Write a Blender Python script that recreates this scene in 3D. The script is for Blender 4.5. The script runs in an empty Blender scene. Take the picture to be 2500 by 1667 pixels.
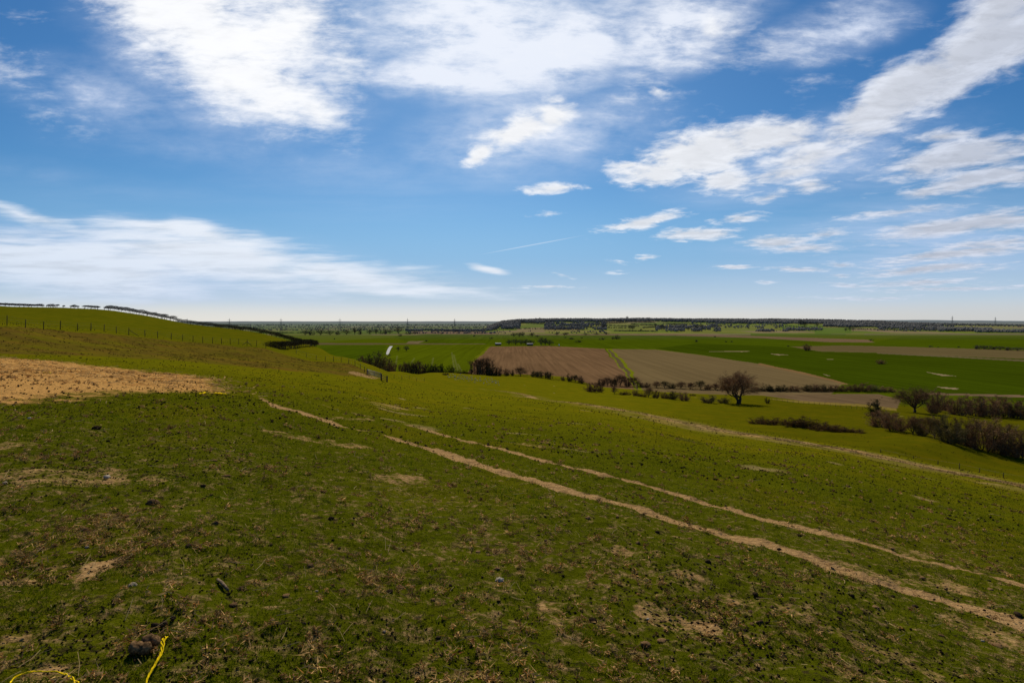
import bpy, math, random
import numpy as np
from mathutils import Vector

random.seed(7)
RNG = np.random.default_rng(11)
scene = bpy.context.scene
COLL = scene.collection
F, CX, HY = 1389.0, 1250.0, 785.0          # survey of the view: focal length and horizon line
EYE = 1.6

# ------------------------------------------------------------------ helpers
def link_mesh(name, V, Fa, mat=None, parent=None, smooth=False):
    """V (n,3) array, Fa (m,k) array of equal sided faces -> ONE mesh object"""
    me = bpy.data.meshes.new(name)
    V = np.asarray(V, dtype=np.float32); Fa = np.asarray(Fa, dtype=np.int32)
    k = Fa.shape[1]
    me.vertices.add(len(V)); me.vertices.foreach_set('co', V.ravel())
    me.loops.add(Fa.size); me.loops.foreach_set('vertex_index', Fa.ravel())
    me.polygons.add(len(Fa))
    me.polygons.foreach_set('loop_start', np.arange(0, Fa.size, k, dtype=np.int32))
    me.polygons.foreach_set('loop_total', np.full(len(Fa), k, dtype=np.int32))
    if smooth: me.polygons.foreach_set('use_smooth', np.ones(len(Fa), dtype=bool))
    me.update(calc_edges=True)
    o = bpy.data.objects.new(name, me); COLL.objects.link(o)
    if mat: me.materials.append(mat)
    if parent: o.parent = parent
    return o

def set_attr(o, name, arr, kind='FLOAT'):
    a = o.data.attributes.new(name, kind, 'POINT')
    a.data.foreach_set('color' if kind == 'FLOAT_COLOR' else 'value', np.asarray(arr, dtype=np.float32).ravel())

def tag(o, label=None, cat=None, group=None, kind=None):
    if label: o['label'] = label
    if cat: o['category'] = cat
    if group: o['group'] = group
    if kind: o['kind'] = kind
    return o

def empty(name, loc=(0, 0, 0), rz=0.0):
    o = bpy.data.objects.new(name, None); COLL.objects.link(o)
    o.location = loc; o.rotation_euler = (0, 0, rz); o.empty_display_size = .2
    return o

def copy_tree(root):
    r = root.copy(); COLL.objects.link(r)
    for ch in list(root.children):
        c = ch.copy(); COLL.objects.link(c); c.parent = r
        for g in list(ch.children):
            d = g.copy(); COLL.objects.link(d); d.parent = c
    return r

class MB:
    """collects triangles"""
    def __init__(s): s.V = []; s.F = []; s.n = 0
    def add(s, V, Fa):
        V = np.asarray(V, dtype=np.float64); Fa = np.asarray(Fa, dtype=np.int64)
        if Fa.shape[1] == 4: Fa = np.concatenate([Fa[:, [0, 1, 2]], Fa[:, [0, 2, 3]]])
        s.V.append(V); s.F.append(Fa + s.n); s.n += len(V)
    def tube(s, pts, rad, n=5):
        pts = [np.asarray(p, float) for p in pts]; rings = []
        for i, p in enumerate(pts):
            t = pts[min(i + 1, len(pts) - 1)] - pts[max(i - 1, 0)]; t = t / (np.linalg.norm(t) + 1e-9)
            a = np.cross(t, [0, 0, 1.] if abs(t[2]) < .9 else [1., 0, 0]); a /= np.linalg.norm(a); b = np.cross(t, a)
            th = np.arange(n) * 2 * math.pi / n
            rings.append(p + rad[i] * (np.cos(th)[:, None] * a + np.sin(th)[:, None] * b))
        V = np.concatenate(rings + [pts[0][None], pts[-1][None]]); Fa = []
        m = len(pts)
        for i in range(m - 1):
            for j in range(n):
                Fa.append((i * n + j, i * n + (j + 1) % n, (i + 1) * n + (j + 1) % n, (i + 1) * n + j))
        Fa = np.array(Fa); s.add(V, Fa)
        caps = [(m * n, (j + 1) % n, j) for j in range(n)] + [(m * n + 1, (m - 1) * n + j, (m - 1) * n + (j + 1) % n) for j in range(n)]
        s.F.append(np.array(caps) + s.n - len(V))
    def box(s, c, size, rz=0.0):
        x, y, z = [v / 2 for v in size]
        V = np.array([(sx * x, sy * y, sz * z) for sx in (-1, 1) for sy in (-1, 1) for sz in (-1, 1)])
        cz, sz_ = math.cos(rz), math.sin(rz)
        V = np.stack([V[:, 0] * cz - V[:, 1] * sz_, V[:, 0] * sz_ + V[:, 1] * cz, V[:, 2]], 1) + np.asarray(c)
        s.add(V, [(0, 1, 3, 2), (4, 6, 7, 5), (0, 4, 5, 1), (2, 3, 7, 6), (0, 2, 6, 4), (1, 5, 7, 3)])
    def build(s, name, mat, parent=None, smooth=False):
        return link_mesh(name, np.concatenate(s.V), np.concatenate(s.F), mat, parent, smooth)

def smooth01(x, a, b):
    t = np.clip((x - a) / (b - a), 0, 1); return t * t * (3 - 2 * t)

def _hash(ix, iy, seed):
    h = (ix.astype(np.int64) * 374761393 + iy.astype(np.int64) * 668265263 + seed * 1442695041) & 0xffffffff
    h = ((h ^ (h >> 13)) * 1274126177) & 0xffffffff
    h = ((h ^ (h >> 16)) * 2246822519) & 0xffffffff
    return ((h ^ (h >> 15)) & 0xffffff) / float(0xffffff)

def vnoise(x, y, seed=0):
    x = np.asarray(x, float); y = np.asarray(y, float)
    ix = np.floor(x); iy = np.floor(y); fx = x - ix; fy = y - iy
    fx = fx * fx * (3 - 2 * fx); fy = fy * fy * (3 - 2 * fy)
    a = _hash(ix, iy, seed); b = _hash(ix + 1, iy, seed); c = _hash(ix, iy + 1, seed); d = _hash(ix + 1, iy + 1, seed)
    return (a * (1 - fx) + b * fx) * (1 - fy) + (c * (1 - fx) + d * fx) * fy - .5

def fbm(x, y, seed=0, oct=4, gain=.5):
    t = 0; a = 1.
    for k in range(oct):
        t = t + a * vnoise(x * 2 ** k + 17.3 * k, y * 2 ** k - 9.1 * k, seed + k); a *= gain
    return t

# ------------------------------------------------------------------ the lie of the land
def Z(py, d): return -(py - HY) / F * d
PLAIN = -40.0
COLS = {
 -400: [(20, -2.0), (40, -2.3), (55, -2.4), (75, .5), (150, 3.), (250, 8.), (330, 12.), (420, 13.), (700, 5.), (1200, -40.)],
 0:    [(20, -2.14), (40, -2.7), (55, -3.1), (68, Z(833, 68)), (82, Z(796, 82)), (100, Z(790, 100)), (150, Z(780, 150)), (250, Z(760, 250)), (340, Z(748, 340)), (400, Z(748.5, 400)), (600, 6.), (900, -20.), (1200, -40.)],
 250:  [(20, -2.3), (40, -3.05), (64, Z(870, 64)), (82, Z(846, 82)), (100, Z(813, 100)), (130, Z(805, 130)), (200, Z(788, 200)), (300, Z(763, 300)), (355, Z(756, 355)), (420, Z(758, 420)), (600, 3.), (900, -25.), (1200, -40.)],
 340:  [(20, -2.4), (40, -3.3), (66, Z(874, 66)), (86, Z(856, 86)), (106, Z(823, 106)), (140, Z(816, 140)), (200, Z(801, 200)), (300, Z(777, 300)), (355, Z(768, 355)), (420, Z(770, 420)), (600, -2.), (900, -30.), (1150, -40.)],
 450:  [(20, -2.5), (40, -3.5), (70, Z(880, 70)), (95, Z(861, 95)), (118, Z(834, 118)), (150, Z(828, 150)), (250, Z(806, 250)), (350, Z(789, 350)), (420, Z(791, 420)), (600, -12.), (900, -40.)],
 645:  [(20, -2.86), (50, -4.75), (85, Z(898, 85)), (115, Z(872, 115)), (139, Z(849, 139)), (180, Z(843, 180)), (230, Z(831, 230)), (290, Z(816, 290)), (340, Z(816, 340)), (450, -20.), (700, -40.)],
 775:  [(20, -3.1), (50, -5.3), (100, Z(907, 100)), (130, Z(887, 130)), (180, Z(865, 180)), (225, Z(846, 225)), (270, -14.), (330, -25.), (450, -40.)],
 850:  [(20, -3.24), (50, -5.7), (110, Z(915, 110)), (130, Z(888, 130)), (150, Z(880, 150)), (180, Z(872, 180)), (200, -14.), (250, -24.), (350, -40.)],
 910:  [(20, -3.36), (60, -6.9), (120, Z(921, 120)), (140, Z(905, 140)), (155, Z(891, 155)), (175, -15.), (200, -18.), (240, -26.), (340, -40.)],
 975:  [(20, -3.6), (60, -7.6), (120, Z(932, 120)), (160, Z(918, 160)), (200, Z(906, 200)), (260, -25.), (340, -36.), (400, -40.)],
 1050: [(20, -3.74), (100, -12.3), (200, Z(925, 200)), (270, Z(912.5, 270)), (315, Z(909, 315)), (360, -35.), (430, -40.)],
 1250: [(20, -3.96), (100, -13.4), (160, Z(963, 160)), (250, Z(935, 250)), (330, Z(921, 330)), (390, Z(913, 390)), (430, -40.)],
 1500: [(20, -4.36), (100, -15.4), (160, Z(991, 160)), (220, Z(972, 220)), (280, Z(956, 280)), (340, Z(944, 340)), (380, -40.)],
 1800: [(20, -5.06), (60, -12.), (120, Z(1044, 120)), (135, -25.4), (150, Z(1037, 150)), (180, Z(1010, 180)), (222, Z(985, 222)), (270, Z(967, 270)), (320, Z(958, 320)), (360, -40.)],
 2000: [(20, -5.4), (50, -11.1), (105, Z(1078, 105)), (120, -25.2), (140, Z(1046, 140)), (180, Z(1014, 180)), (230, Z(988, 230)), (280, Z(973, 280)), (325, -40.)],
 2250: [(20, -6.1), (40, -10.6), (82, Z(1127, 82)), (97, -24.6), (112, Z(1092, 112)), (135, Z(1060, 135)), (180, Z(1024, 180)), (224, Z(1007, 224)), (270, -39.6), (300, -40.)],
 2500: [(20, -6.76), (35, -10.6), (70, Z(1175, 70)), (86, -24.9), (104, Z(1152, 104)), (118, Z(1125, 118)), (135, Z(1104, 135)), (170, Z(1060, 170)), (210, Z(1035, 210)), (255, -40.)],
 3000: [(20, -8.), (30, -11.2), (60, -20.8), (80, -27.), (120, -34.), (200, -40.)],
}
def pchip(x, y, xi):
    x = np.asarray(x, float); y = np.asarray(y, float); h = np.diff(x); dl = np.diff(y) / h; m = np.zeros_like(y)
    for i in range(1, len(x) - 1):
        if dl[i - 1] * dl[i] > 0:
            w1 = 2 * h[i] + h[i - 1]; w2 = h[i] + 2 * h[i - 1]; m[i] = (w1 + w2) / (w1 / dl[i - 1] + w2 / dl[i])
    m[0] = dl[0]; m[-1] = dl[-1]
    xi = np.clip(xi, x[0], x[-1]); k = np.clip(np.searchsorted(x, xi) - 1, 0, len(x) - 2); t = (xi - x[k]) / h[k]
    return (y[k] * (1 + 2 * t) * (1 - t) ** 2 + m[k] * h[k] * t * (1 - t) ** 2 + y[k + 1] * t * t * (3 - 2 * t) + m[k + 1] * h[k] * t * t * (t - 1))

LD0, LD1, ND = math.log(.3), math.log(1300.), 700
DG = np.exp(np.linspace(LD0, LD1, ND))
CU = np.array([(c - CX) / F for c in sorted(COLS)])
CT = []
for c in sorted(COLS):
    pts = [(0., -EYE), (10., None)] + COLS[c]
    pts[1] = (10., -EYE + (COLS[c][0][1] + EYE) * .5)
    if COLS[c][-1][0] < 1300: pts = pts + [(1300., -40.)]
    CT.append(pchip([p[0] for p in pts], [p[1] for p in pts], DG))
CT = np.array(CT)
NU = 900
UG = np.linspace(CU[0], CU[-1], NU)
TAB = np.stack([pchip(CU, CT[:, j], UG) for j in range(ND)], 1)
ker = np.exp(-(np.arange(-12, 13) / 6.) ** 2); ker /= ker.sum()          # soften the table a little
def _smooth(A, ax, k):
    n = len(k) // 2
    P = np.pad(A, [(n, n) if i == ax else (0, 0) for i in range(2)], mode='edge')
    return sum(k[i] * (P[i:i + A.shape[0], :] if ax == 0 else P[:, i:i + A.shape[1]]) for i in range(len(k)))
k2 = np.exp(-(np.arange(-6, 7) / 3.) ** 2); k2 /= k2.sum()
TAB = _smooth(TAB, 0, ker); TAB = _smooth(TAB, 1, k2)

RIDGE_X = [1000, 1178, 1192, 1225, 1270, 1400, 1600, 1700, 1850, 2000, 2150, 2350, 2600, 3200]
RIDGE_A = [0, 0, 8, 34, 43, 45, 47, 46, 43, 41, 34, 20, 8, 0]
def far_hills(u, d):
    px = CX + F * u
    amp = np.interp(px, RIDGE_X, RIDGE_A)
    z = amp * smooth01(d, 1700, 2950) * (1 - smooth01(d, 3700, 5600))
    z = z + amp / 46 * 6 * fbm(px / 70., np.log(np.maximum(d, 1)) * 9, 31, 3) * smooth01(d, 1900, 2400) * (1 - smooth01(d, 3500, 4600))
    a2 = np.interp(px, [0, 1200, 1400, 1480, 1650, 1720, 2000, 2100, 2250, 2420, 2600], [44, 46, 60, 90, 92, 70, 66, 72, 74, 60, 50])
    a2 = a2 + 7 * fbm(px / 60., px * 0, 77, 3)
    z = z + a2 * smooth01(d, 8000, 13000) * (1 - .7 * smooth01(d, 14000, 22000))
    return z

def to_ud(X, Y):
    X = np.asarray(X, float); Y = np.asarray(Y, float)
    r = np.hypot(X, Y); az = np.arctan2(X, Y); azc = np.clip(az, -math.radians(60), math.radians(60))
    return np.tan(azc), r * np.cos(azc)

def Hbase(X, Y):
    u, d = to_ud(X, Y)
    fu = (np.clip(u, UG[0], UG[-1] - 1e-6) - UG[0]) / (UG[1] - UG[0]); iu = np.clip(fu.astype(int), 0, NU - 2); fu = fu - iu
    fd = (np.log(np.clip(d, .3, 1299.)) - LD0) / (LD1 - LD0) * (ND - 1); id_ = np.clip(fd.astype(int), 0, ND - 2); fd = fd - id_
    z = (TAB[iu, id_] * (1 - fu) + TAB[iu + 1, id_] * fu) * (1 - fd) + (TAB[iu, id_ + 1] * (1 - fu) + TAB[iu + 1, id_ + 1] * fu) * fd
    return z + far_hills(u, d)

def H(X, Y):
    X = np.asarray(X, float); Y = np.asarray(Y, float)
    z = Hbase(X, Y); r = np.hypot(X, Y)
    near = 1 - smooth01(r, 18, 45); hill = smooth01(z, -39.5, -36) * (1 - smooth01(r, 900, 1300))
    z = z + near * (.022 * fbm(X * 11, Y * 11, 3, 3) + .055 * fbm(X * 2.3, Y * 2.3, 5, 3)) + (1 - smooth01(r, 90, 160)) * .12 * fbm(X * .5, Y * .5, 8, 3) * smooth01(r, 1.5, 5)
    z = z + hill * smooth01(r, 12, 60) * .45 * fbm(X * .11, Y * .11, 9, 4)
    return z

def ray(px, py, d0=1.5, d1=25000.):
    """the place on the ground a surveyed bearing and dip meets first"""
    u = (px - CX) / F; dd = np.exp(np.linspace(math.log(d0), math.log(d1), 5000))
    h = H(u * dd, dd); s = -(py - HY) / F * dd
    k = np.nonzero(h >= s)[0]
    if len(k) == 0: k = [len(dd) - 1]
    d = dd[k[0]]
    return Vector((u * d, d, float(h[k[0]])))
def at_d(px, d):
    u = (px - CX) / F
    return Vector((u * d, d, float(H(np.array([u * d]), np.array([d]))[0])))
def rays(pts): return np.array([tuple(ray(*p)) for p in pts])

def seg_dist(X, Y, P):
    best = np.full(X.shape, 1e9); along = np.zeros(X.shape); L = 0
    for a, b in zip(P[:-1], P[1:]):
        ab = b[:2] - a[:2]; l = math.hypot(*ab) + 1e-9
        t = np.clip(((X - a[0]) * ab[0] + (Y - a[1]) * ab[1]) / l ** 2, 0, 1)
        q = np.hypot(X - a[0] - t * ab[0], Y - a[1] - t * ab[1]); m = q < best
        best = np.where(m, q, best); along = np.where(m, L + t * l, along); L += l
    return best, along
def in_poly(x, y, P):
    r = np.zeros(x.shape, bool); n = len(P)
    for i in range(n):
        (x0, y0), (x1, y1) = P[i], P[(i + 1) % n]
        c = ((y0 > y) != (y1 > y)); r ^= c & (x < (x1 - x0) * (y - y0) / ((y1 - y0) if y1 != y0 else 1e-9) + x0)
    return r
def plain_poly(P):
    """a field on the level plain, from its corners' bearings and dips"""
    out = []
    for px, py in P:
        d = 40. * F / (py - HY); out.append(((px - CX) / F * d, d))
    return out
# ------------------------------------------------------------------ node helpers
class NT:
    def __init__(s, tree): s.t = tree; s.n = tree.nodes; s.l = tree.links
    def new(s, typ, **kw):
        n = s.n.new(typ)
        for k, v in kw.items(): setattr(n, k, v)
        return n
    def put(s, sock, v):
        if hasattr(v, 'is_output') or isinstance(v, bpy.types.NodeSocket): s.l.new(v, sock)
        else: sock.default_value = v
    def math(s, op, a, b=None, c=None, clamp=False):
        n = s.new('ShaderNodeMath', operation=op); n.use_clamp = clamp
        s.put(n.inputs[0], a)
        if b is not None: s.put(n.inputs[1], b)
        if c is not None: s.put(n.inputs[2], c)
        return n.outputs[0]
    def vmath(s, op, a, b=None, scale=None):
        n = s.new('ShaderNodeVectorMath', operation=op); s.put(n.inputs[0], a)
        if b is not None: s.put(n.inputs[1], b)
        if scale is not None: s.put(n.inputs['Scale'], scale)
        return n.outputs['Value'] if op in ('LENGTH', 'DOT_PRODUCT', 'DISTANCE') else n.outputs[0]
    def step(s, v, a, b, lo=0., hi=1., smooth=True):
        n = s.new('ShaderNodeMapRange', interpolation_type='SMOOTHSTEP' if smooth else 'LINEAR')
        s.put(n.inputs['Value'], v)
        for k, x in zip(('From Min', 'From Max', 'To Min', 'To Max'), (a, b, lo, hi)): s.put(n.inputs[k], x)
        return n.outputs[0]
    def noise(s, vec, scale, detail=4., rough=.55, dist=0., color=False):
        n = s.new('ShaderNodeTexNoise'); s.put(n.inputs['Vector'], vec)
        n.inputs['Scale'].default_value = scale; n.inputs['Detail'].default_value = detail
        n.inputs['Roughness'].default_value = rough; n.inputs['Distortion'].default_value = dist
        return n.outputs['Color' if color else 0]
    def mix(s, f, a, b, blend='MIX'):
        n = s.new('ShaderNodeMix', data_type='RGBA', blend_type=blend)
        s.put(n.inputs[0], f); s.put(n.inputs[6], a if not isinstance(a, tuple) else tuple(a) + (1.,) * (4 - len(a)))
        s.put(n.inputs[7], b if not isinstance(b, tuple) else tuple(b) + (1.,) * (4 - len(b)))
        return n.outputs[2]
    def mapping(s, vec, loc=(0, 0, 0), rot=(0, 0, 0), scale=(1, 1, 1), typ='POINT'):
        n = s.new('ShaderNodeMapping', vector_type=typ); s.put(n.inputs['Vector'], vec)
        if typ != 'NORMAL': n.inputs['Location'].default_value = loc
        n.inputs['Rotation'].default_value = rot; n.inputs['Scale'].default_value = scale
        return n.outputs[0]
    def attr(s, name, out='Fac'):
        n = s.new('ShaderNodeAttribute', attribute_name=name); return n.outputs[out]
    def scalecol(s, col, f): return s.vmath('SCALE', col, scale=f)

def material(name):
    m = bpy.data.materials.new(name); m.use_nodes = True
    t = NT(m.node_tree); b = m.node_tree.nodes['Principled BSDF']
    b.inputs['Roughness'].default_value = .95; b.inputs['Specular IOR Level'].default_value = 0.
    return m, t, b

def world_pos(t): return t.new('ShaderNodeNewGeometry').outputs['Position']

# sward, dirt and straw: one material driven by what grows where
M_GROUND, t, b = material('cropped_turf')
P = world_pos(t)
nA = t.noise(P, .22, 5., .6); nB = t.noise(P, 2.6, 7., .68); nC = t.noise(P, 17., 5., .65); nD = t.noise(P, 70., 3., .6)
nS = t.noise(t.mapping(P, rot=(0, 0, .5), scale=(1., 4.5, 1.)), 9., 5., .6, .6)
wear = t.attr('wear'); bare = t.attr('bare'); strawy = t.attr('strawy')
col = t.attr('Col', 'Color')
var = t.math('ADD', t.math('MULTIPLY', nA, .55), t.math('ADD', t.math('MULTIPLY', nB, .5), t.math('MULTIPLY', nC, .35)))
col = t.scalecol(col, t.step(var, .35, 1.05, .62, 1.36, False))
col = t.mix(t.step(nA, .45, .68, 0., .35), col, t.vmath('MULTIPLY', col, (1.35, .95, .9)))
nT = t.noise(P, 5.5, 6., .72, .4)
th = t.math('ADD', t.math('ADD', t.math('MULTIPLY', nT, .75), t.math('MULTIPLY', nC, .35)), t.math('MULTIPLY', wear, .34))
thm = t.step(th, .86, 1.02)
thc = t.mix(t.step(nC, .35, .65), (.085, .050, .018), (.36, .225, .10))
col = t.mix(t.math('MULTIPLY', thm, .85), col, thc)
dk = t.math('ADD', t.math('MULTIPLY', t.noise(P, 7.5, 4., .7, .2), .8), t.math('MULTIPLY', wear, .10))
dkm = t.math('MULTIPLY', t.step(dk, .54, .62), t.step(wear, .02, .25))
col = t.mix(t.math('MULTIPLY', dkm, .8), col, (.028, .019, .010))
bm = t.math('ADD', bare, t.math('ADD', t.math('MULTIPLY', t.math('SUBTRACT', nB, .5), 1.1), t.math('MULTIPLY', t.math('SUBTRACT', nC, .5), .8)))
bmk = t.math('MULTIPLY', t.step(bm, .40, .68), t.step(bare, .03, .2))
dirt = t.mix(t.step(nS, .35, .68), (.26, .150, .058), (.52, .325, .135))
dirt = t.mix(t.step(nC, .54, .70, 0., .55), dirt, (.09, .055, .025))
col = t.mix(bmk, col, dirt)
sm = t.math('ADD', strawy, t.math('ADD', t.math('MULTIPLY', t.math('SUBTRACT', nB, .5), 1.0), t.math('MULTIPLY', t.math('SUBTRACT', nA, .5), .8)))
smk = t.math('MULTIPLY', t.step(sm, .36, .62), t.step(strawy, .03, .2))
stw = t.mix(t.step(nS, .36, .66), (.35, .185, .052), (.68, .37, .11))
stw = t.mix(t.step(t.noise(P, 3.2, 6., .75), .57, .72, 0., .8), stw, (.05, .030, .014))
col = t.mix(smk, col, stw)
t.put(b.inputs['Base Color'], col)
bp = t.new('ShaderNodeBump'); bp.inputs['Distance'].default_value = .06; bp.inputs['Strength'].default_value = .9
t.put(bp.inputs['Height'], t.math('ADD', t.math('ADD', nB, t.math('MULTIPLY', nC, .5)), t.math('MULTIPLY', nD, .22)))
t.put(b.inputs['Normal'], bp.outputs[0])

def field_material(name, rows, contrast, rot=0., fine=.35):
    m, t, b = material(name); P = world_pos(t); col = t.attr('Col', 'Color')
    nA = t.noise(P, .012, 5., .6); nB = t.noise(P, fine, 5., .65)
    v = t.math('ADD', t.math('MULTIPLY', nA, .6), t.math('MULTIPLY', nB, .4))
    f = t.step(v, .32, .68, 1 - contrast, 1 + contrast, False)
    if rows:
        q = t.mapping(P, rot=(0, 0, rot), scale=(1., .02, 1.))
        s = t.noise(q, rows, 3., .6)
        f = t.math('MULTIPLY', f, t.step(s, .36, .64, 1 - contrast * 1.1, 1 + contrast * 1.1, False))
    t.put(b.inputs['Base Color'], t.scalecol(col, f))
    return m
M_PLOUGH = field_material('ploughed_soil', .35, .17, math.radians(0))
M_STUBBLE = field_material('pale_stubble', .22, .10, math.radians(62))
M_CROP = field_material('young_crop', .15, .15, math.radians(80), .2)
M_FAR = field_material('far_pasture', 0, .12)

# ------------------------------------------------------------------ the ground sheet
azf = np.radians(np.arange(-47.5, 47.51, .085))
azs = np.radians(np.concatenate([np.arange(-180, -60, 6.), np.arange(-60, -47.6, 1.2)]))
AZ = np.concatenate([azs, azf, -azs[::-1]])
def lg(a, b, s): return np.exp(np.arange(math.log(a), math.log(b), s))
DR = np.concatenate([[.15, .4], lg(.8, 2.2, .03), lg(2.2, 16, .0058), lg(16, 70, .0075), lg(70, 450, .0085), lg(450, 4200, .0105), lg(4200, 42000, .05)])
NA, NR = len(AZ), len(DR)
AA, DD = np.meshgrid(AZ, DR)
RR = DD / np.maximum(np.cos(AA), .5)
GX = RR * np.sin(AA); GY = RR * np.cos(AA)
# behind the viewer the two ends of the survey are eased into each other
GZ = H(GX, GY)
back = smooth01(np.abs(AA), math.radians(100), math.radians(180))
mean = .5 * (GZ + GZ[:, ::-1]); GZ = GZ * (1 - back) + mean * back
with np.errstate(divide='ignore', invalid='ignore'):
    front = GY > .5
    BX = np.where(front, CX + F * GX / np.where(front, GY, 1), -9999)
    BY = np.where(front, HY - F * GZ / np.where(front, GY, 1), 9999)
XX, YY = GX, GY

S = 2500 / 2352.
TRK1 = [(600, 905), (670, 912), (760, 935), (900, 965), (1010, 995), (1120, 1022), (1240, 1055), (1390, 1092), (1560, 1135), (1700, 1175), (1850, 1213), (2000, 1253), (2150, 1291), (2352, 1341), (2480, 1372)]
TRK2 = [(560, 900), (590, 908), (640, 933), (700, 949), (790, 979), (900, 1004), (1000, 1031), (1100, 1066), (1200, 1093), (1330, 1130), (1480, 1172), (1600, 1205), (1720, 1240), (1850, 1275), (1990, 1320), (2080, 1350), (2180, 1378), (2290, 1408), (2352, 1432), (2480, 1480)]
TRK3 = [(1800, 1395), (1890, 1425), (1980, 1470), (2070, 1508), (2150, 1550), (2240, 1600)]
PATH = [(1112, 894), (1200, 905), (1330, 925), (1480, 951), (1600, 975), (1730, 1000), (1850, 1018), (2000, 1046), (2150, 1078), (2352, 1117), (2500, 1150)]
TRK1, TRK2, TRK3, PATH = [rays([(x * S, y * S) for x, y in p]) for p in (TRK1, TRK2, TRK3, PATH)]

u_, d_ = to_ud(XX, YY)
col = np.empty(XX.shape + (3,))
near_g = np.array([.078, .086, .003]); mid_g = np.array([.126, .121, .003]); up_g = np.array([.096, .097, .003])
w = smooth01(d_, 5, 45)[..., None]
col[:] = near_g * (1 - w) + mid_g * w
wl = (smooth01(d_, 85, 130) * smooth01(-u_, .2, .5))[..., None]; col[:] = col * (1 - wl) + up_g * wl
rs = (smooth01(d_, 55, 115) * smooth01(u_, .1, .55) * .9)[..., None]; col[:] = col * (1 - rs) + np.array([.082, .079, .002]) * rs  # lens darkening towards the right, painted into the slope colour
wear = .55 * (1 - smooth01(d_, 4, 26)) + .30 * (1 - smooth01(d_, 25, 90)) + .1
bare = np.zeros(XX.shape); strawy = np.zeros(XX.shape); cls = np.zeros(XX.shape, np.int8)
hillside = (d_ < 420) & (GZ > -39.7)

# the rough bank under the post fence
BANK = [(-300, 797), (0, 796.5), (62, 798), (147, 806), (254, 816), (354, 826), (471, 835.5), (560, 843), (645, 850), (700, 866), (760, 882), (851, 886), (900, 907), (905, 919), (840, 916), (775, 908), (645, 898), (450, 880), (250, 870), (0, 863), (-300, 858)]
bank = in_poly(BX, BY + 2.2 * fbm(XX * .15, YY * .15, 41, 3) * 2, BANK) & (d_ > 45) & (d_ < 215)
bk = np.where(bank, np.clip(.78 + .7 * fbm(XX * .16, YY * .4, 44, 4), .2, 1), 0.)[..., None]
col[:] = col * (1 - bk) + np.array([.115, .080, .011]) * bk
wear = np.where(bank, .5, wear)
# coarse pale grass along the path on the brow
pd, pal = seg_dist(XX, YY, PATH)
hw = np.interp(pal, [0, 20, 60, 120, 400], [.7, 1.7, 3.0, 4.0, 4.0])
# which side of the brow: the rough grass lies mostly on the near side
pm = np.clip(1 - pd / (hw * 1.0), 0, 1)
pmix = np.clip(pm * 1.6 + .55 * fbm(XX * .25, YY * .6, 51, 4) * (pm > 0), 0, 1) * np.where(d_ < 230, 1, 0)
pmix2 = np.clip(1 - pd / (hw * 3.2), 0, 1) * np.clip(.6 + 1.5 * fbm(XX * .2, YY * .5, 53, 4), 0, 1) * .85
PN = PATH.copy(); PN[:, :2] *= .955
pd3, al3 = seg_dist(XX, YY, PN); hw3 = np.interp(al3, [0, 30, 60, 120, 400], [.2, .8, 2.4, 4.2, 4.2])
sn_ = fbm(XX * .12 + YY * .05, YY * .55, 57, 4)
pmix3 = np.clip(1.25 - pd3 / hw3, 0, 1) * np.clip(.55 + 1.5 * sn_, 0, 1) * .8
pmix = np.clip(np.maximum(np.maximum(pmix, pmix2), pmix3), 0, .95)[..., None]
col[:] = col * (1 - pmix) + np.array([.34, .225, .085]) * pmix
dkt = (np.clip(1.3 - np.minimum(pd, pd3) / (hw * 1.6), 0, 1) * smooth01(fbm(XX * .45, YY * .9, 59, 3), .16, .34) * .8)[..., None]; col[:] = col * (1 - dkt) + np.array([.055, .050, .006]) * dkt
rm = np.random.default_rng(77)
for k_ in range(110):
    pale = k_ % 3
    if k_ < 60: mx_, my_ = rm.uniform(-30, 190), rm.uniform(60, 300)
    else: my_ = rm.uniform(16, 70); mx_ = my_ * rm.uniform(-.3, .9)
    w_ = (np.abs(YY - my_) < 4) & (np.abs(XX - mx_) < 8)
    if not w_.any(): continue
    q_ = np.hypot((XX[w_] - mx_) / rm.uniform(.3, 1.0), (YY[w_] - my_) / rm.uniform(.15, .7)) + .9 * fbm(XX[w_] * 1.5, YY[w_] * 1.5, 301, 3)
    m_ = np.clip(1.1 - q_, 0, .6)[:, None]; col[w_] = col[w_] * (1 - m_) + (np.array([.34, .24, .10]) if pale else np.array([.05, .045, .012])) * m_
# wheel tracks
for T, hwid, amp in ((TRK1, .16, .95), (TRK2, .20, .95), (TRK3, .13, .5)):
    sd, al = seg_dist(XX + .10 * fbm(XX * .9, YY * .9, 61, 3), YY + .10 * fbm(XX * .9, YY * .9, 67, 3), T)
    fade = np.interp(al, [0, 5, 14], [.30, .72, 1.]) if hwid > .15 else 1.
    cont = fade * np.clip(1.05 + 1.0 * fbm(al * .16, al * 0, 70 + int(hwid * 100), 3), .70, 1.2)
    widv = hwid * np.clip(1 + .9 * fbm(al * .5, al * 0 + 3, 75, 3), .5, 1.7)
    m = np.clip(1.15 - np.maximum(sd - widv * .45, 0) / (widv * .75), 0, 1) * cont * amp
    bare = np.maximum(bare, np.where(d_ < 60, m, 0))
    wear = np.maximum(wear, .5 * np.clip(1 - sd / 1.2, 0, 1) * (d_ < 60))
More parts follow.
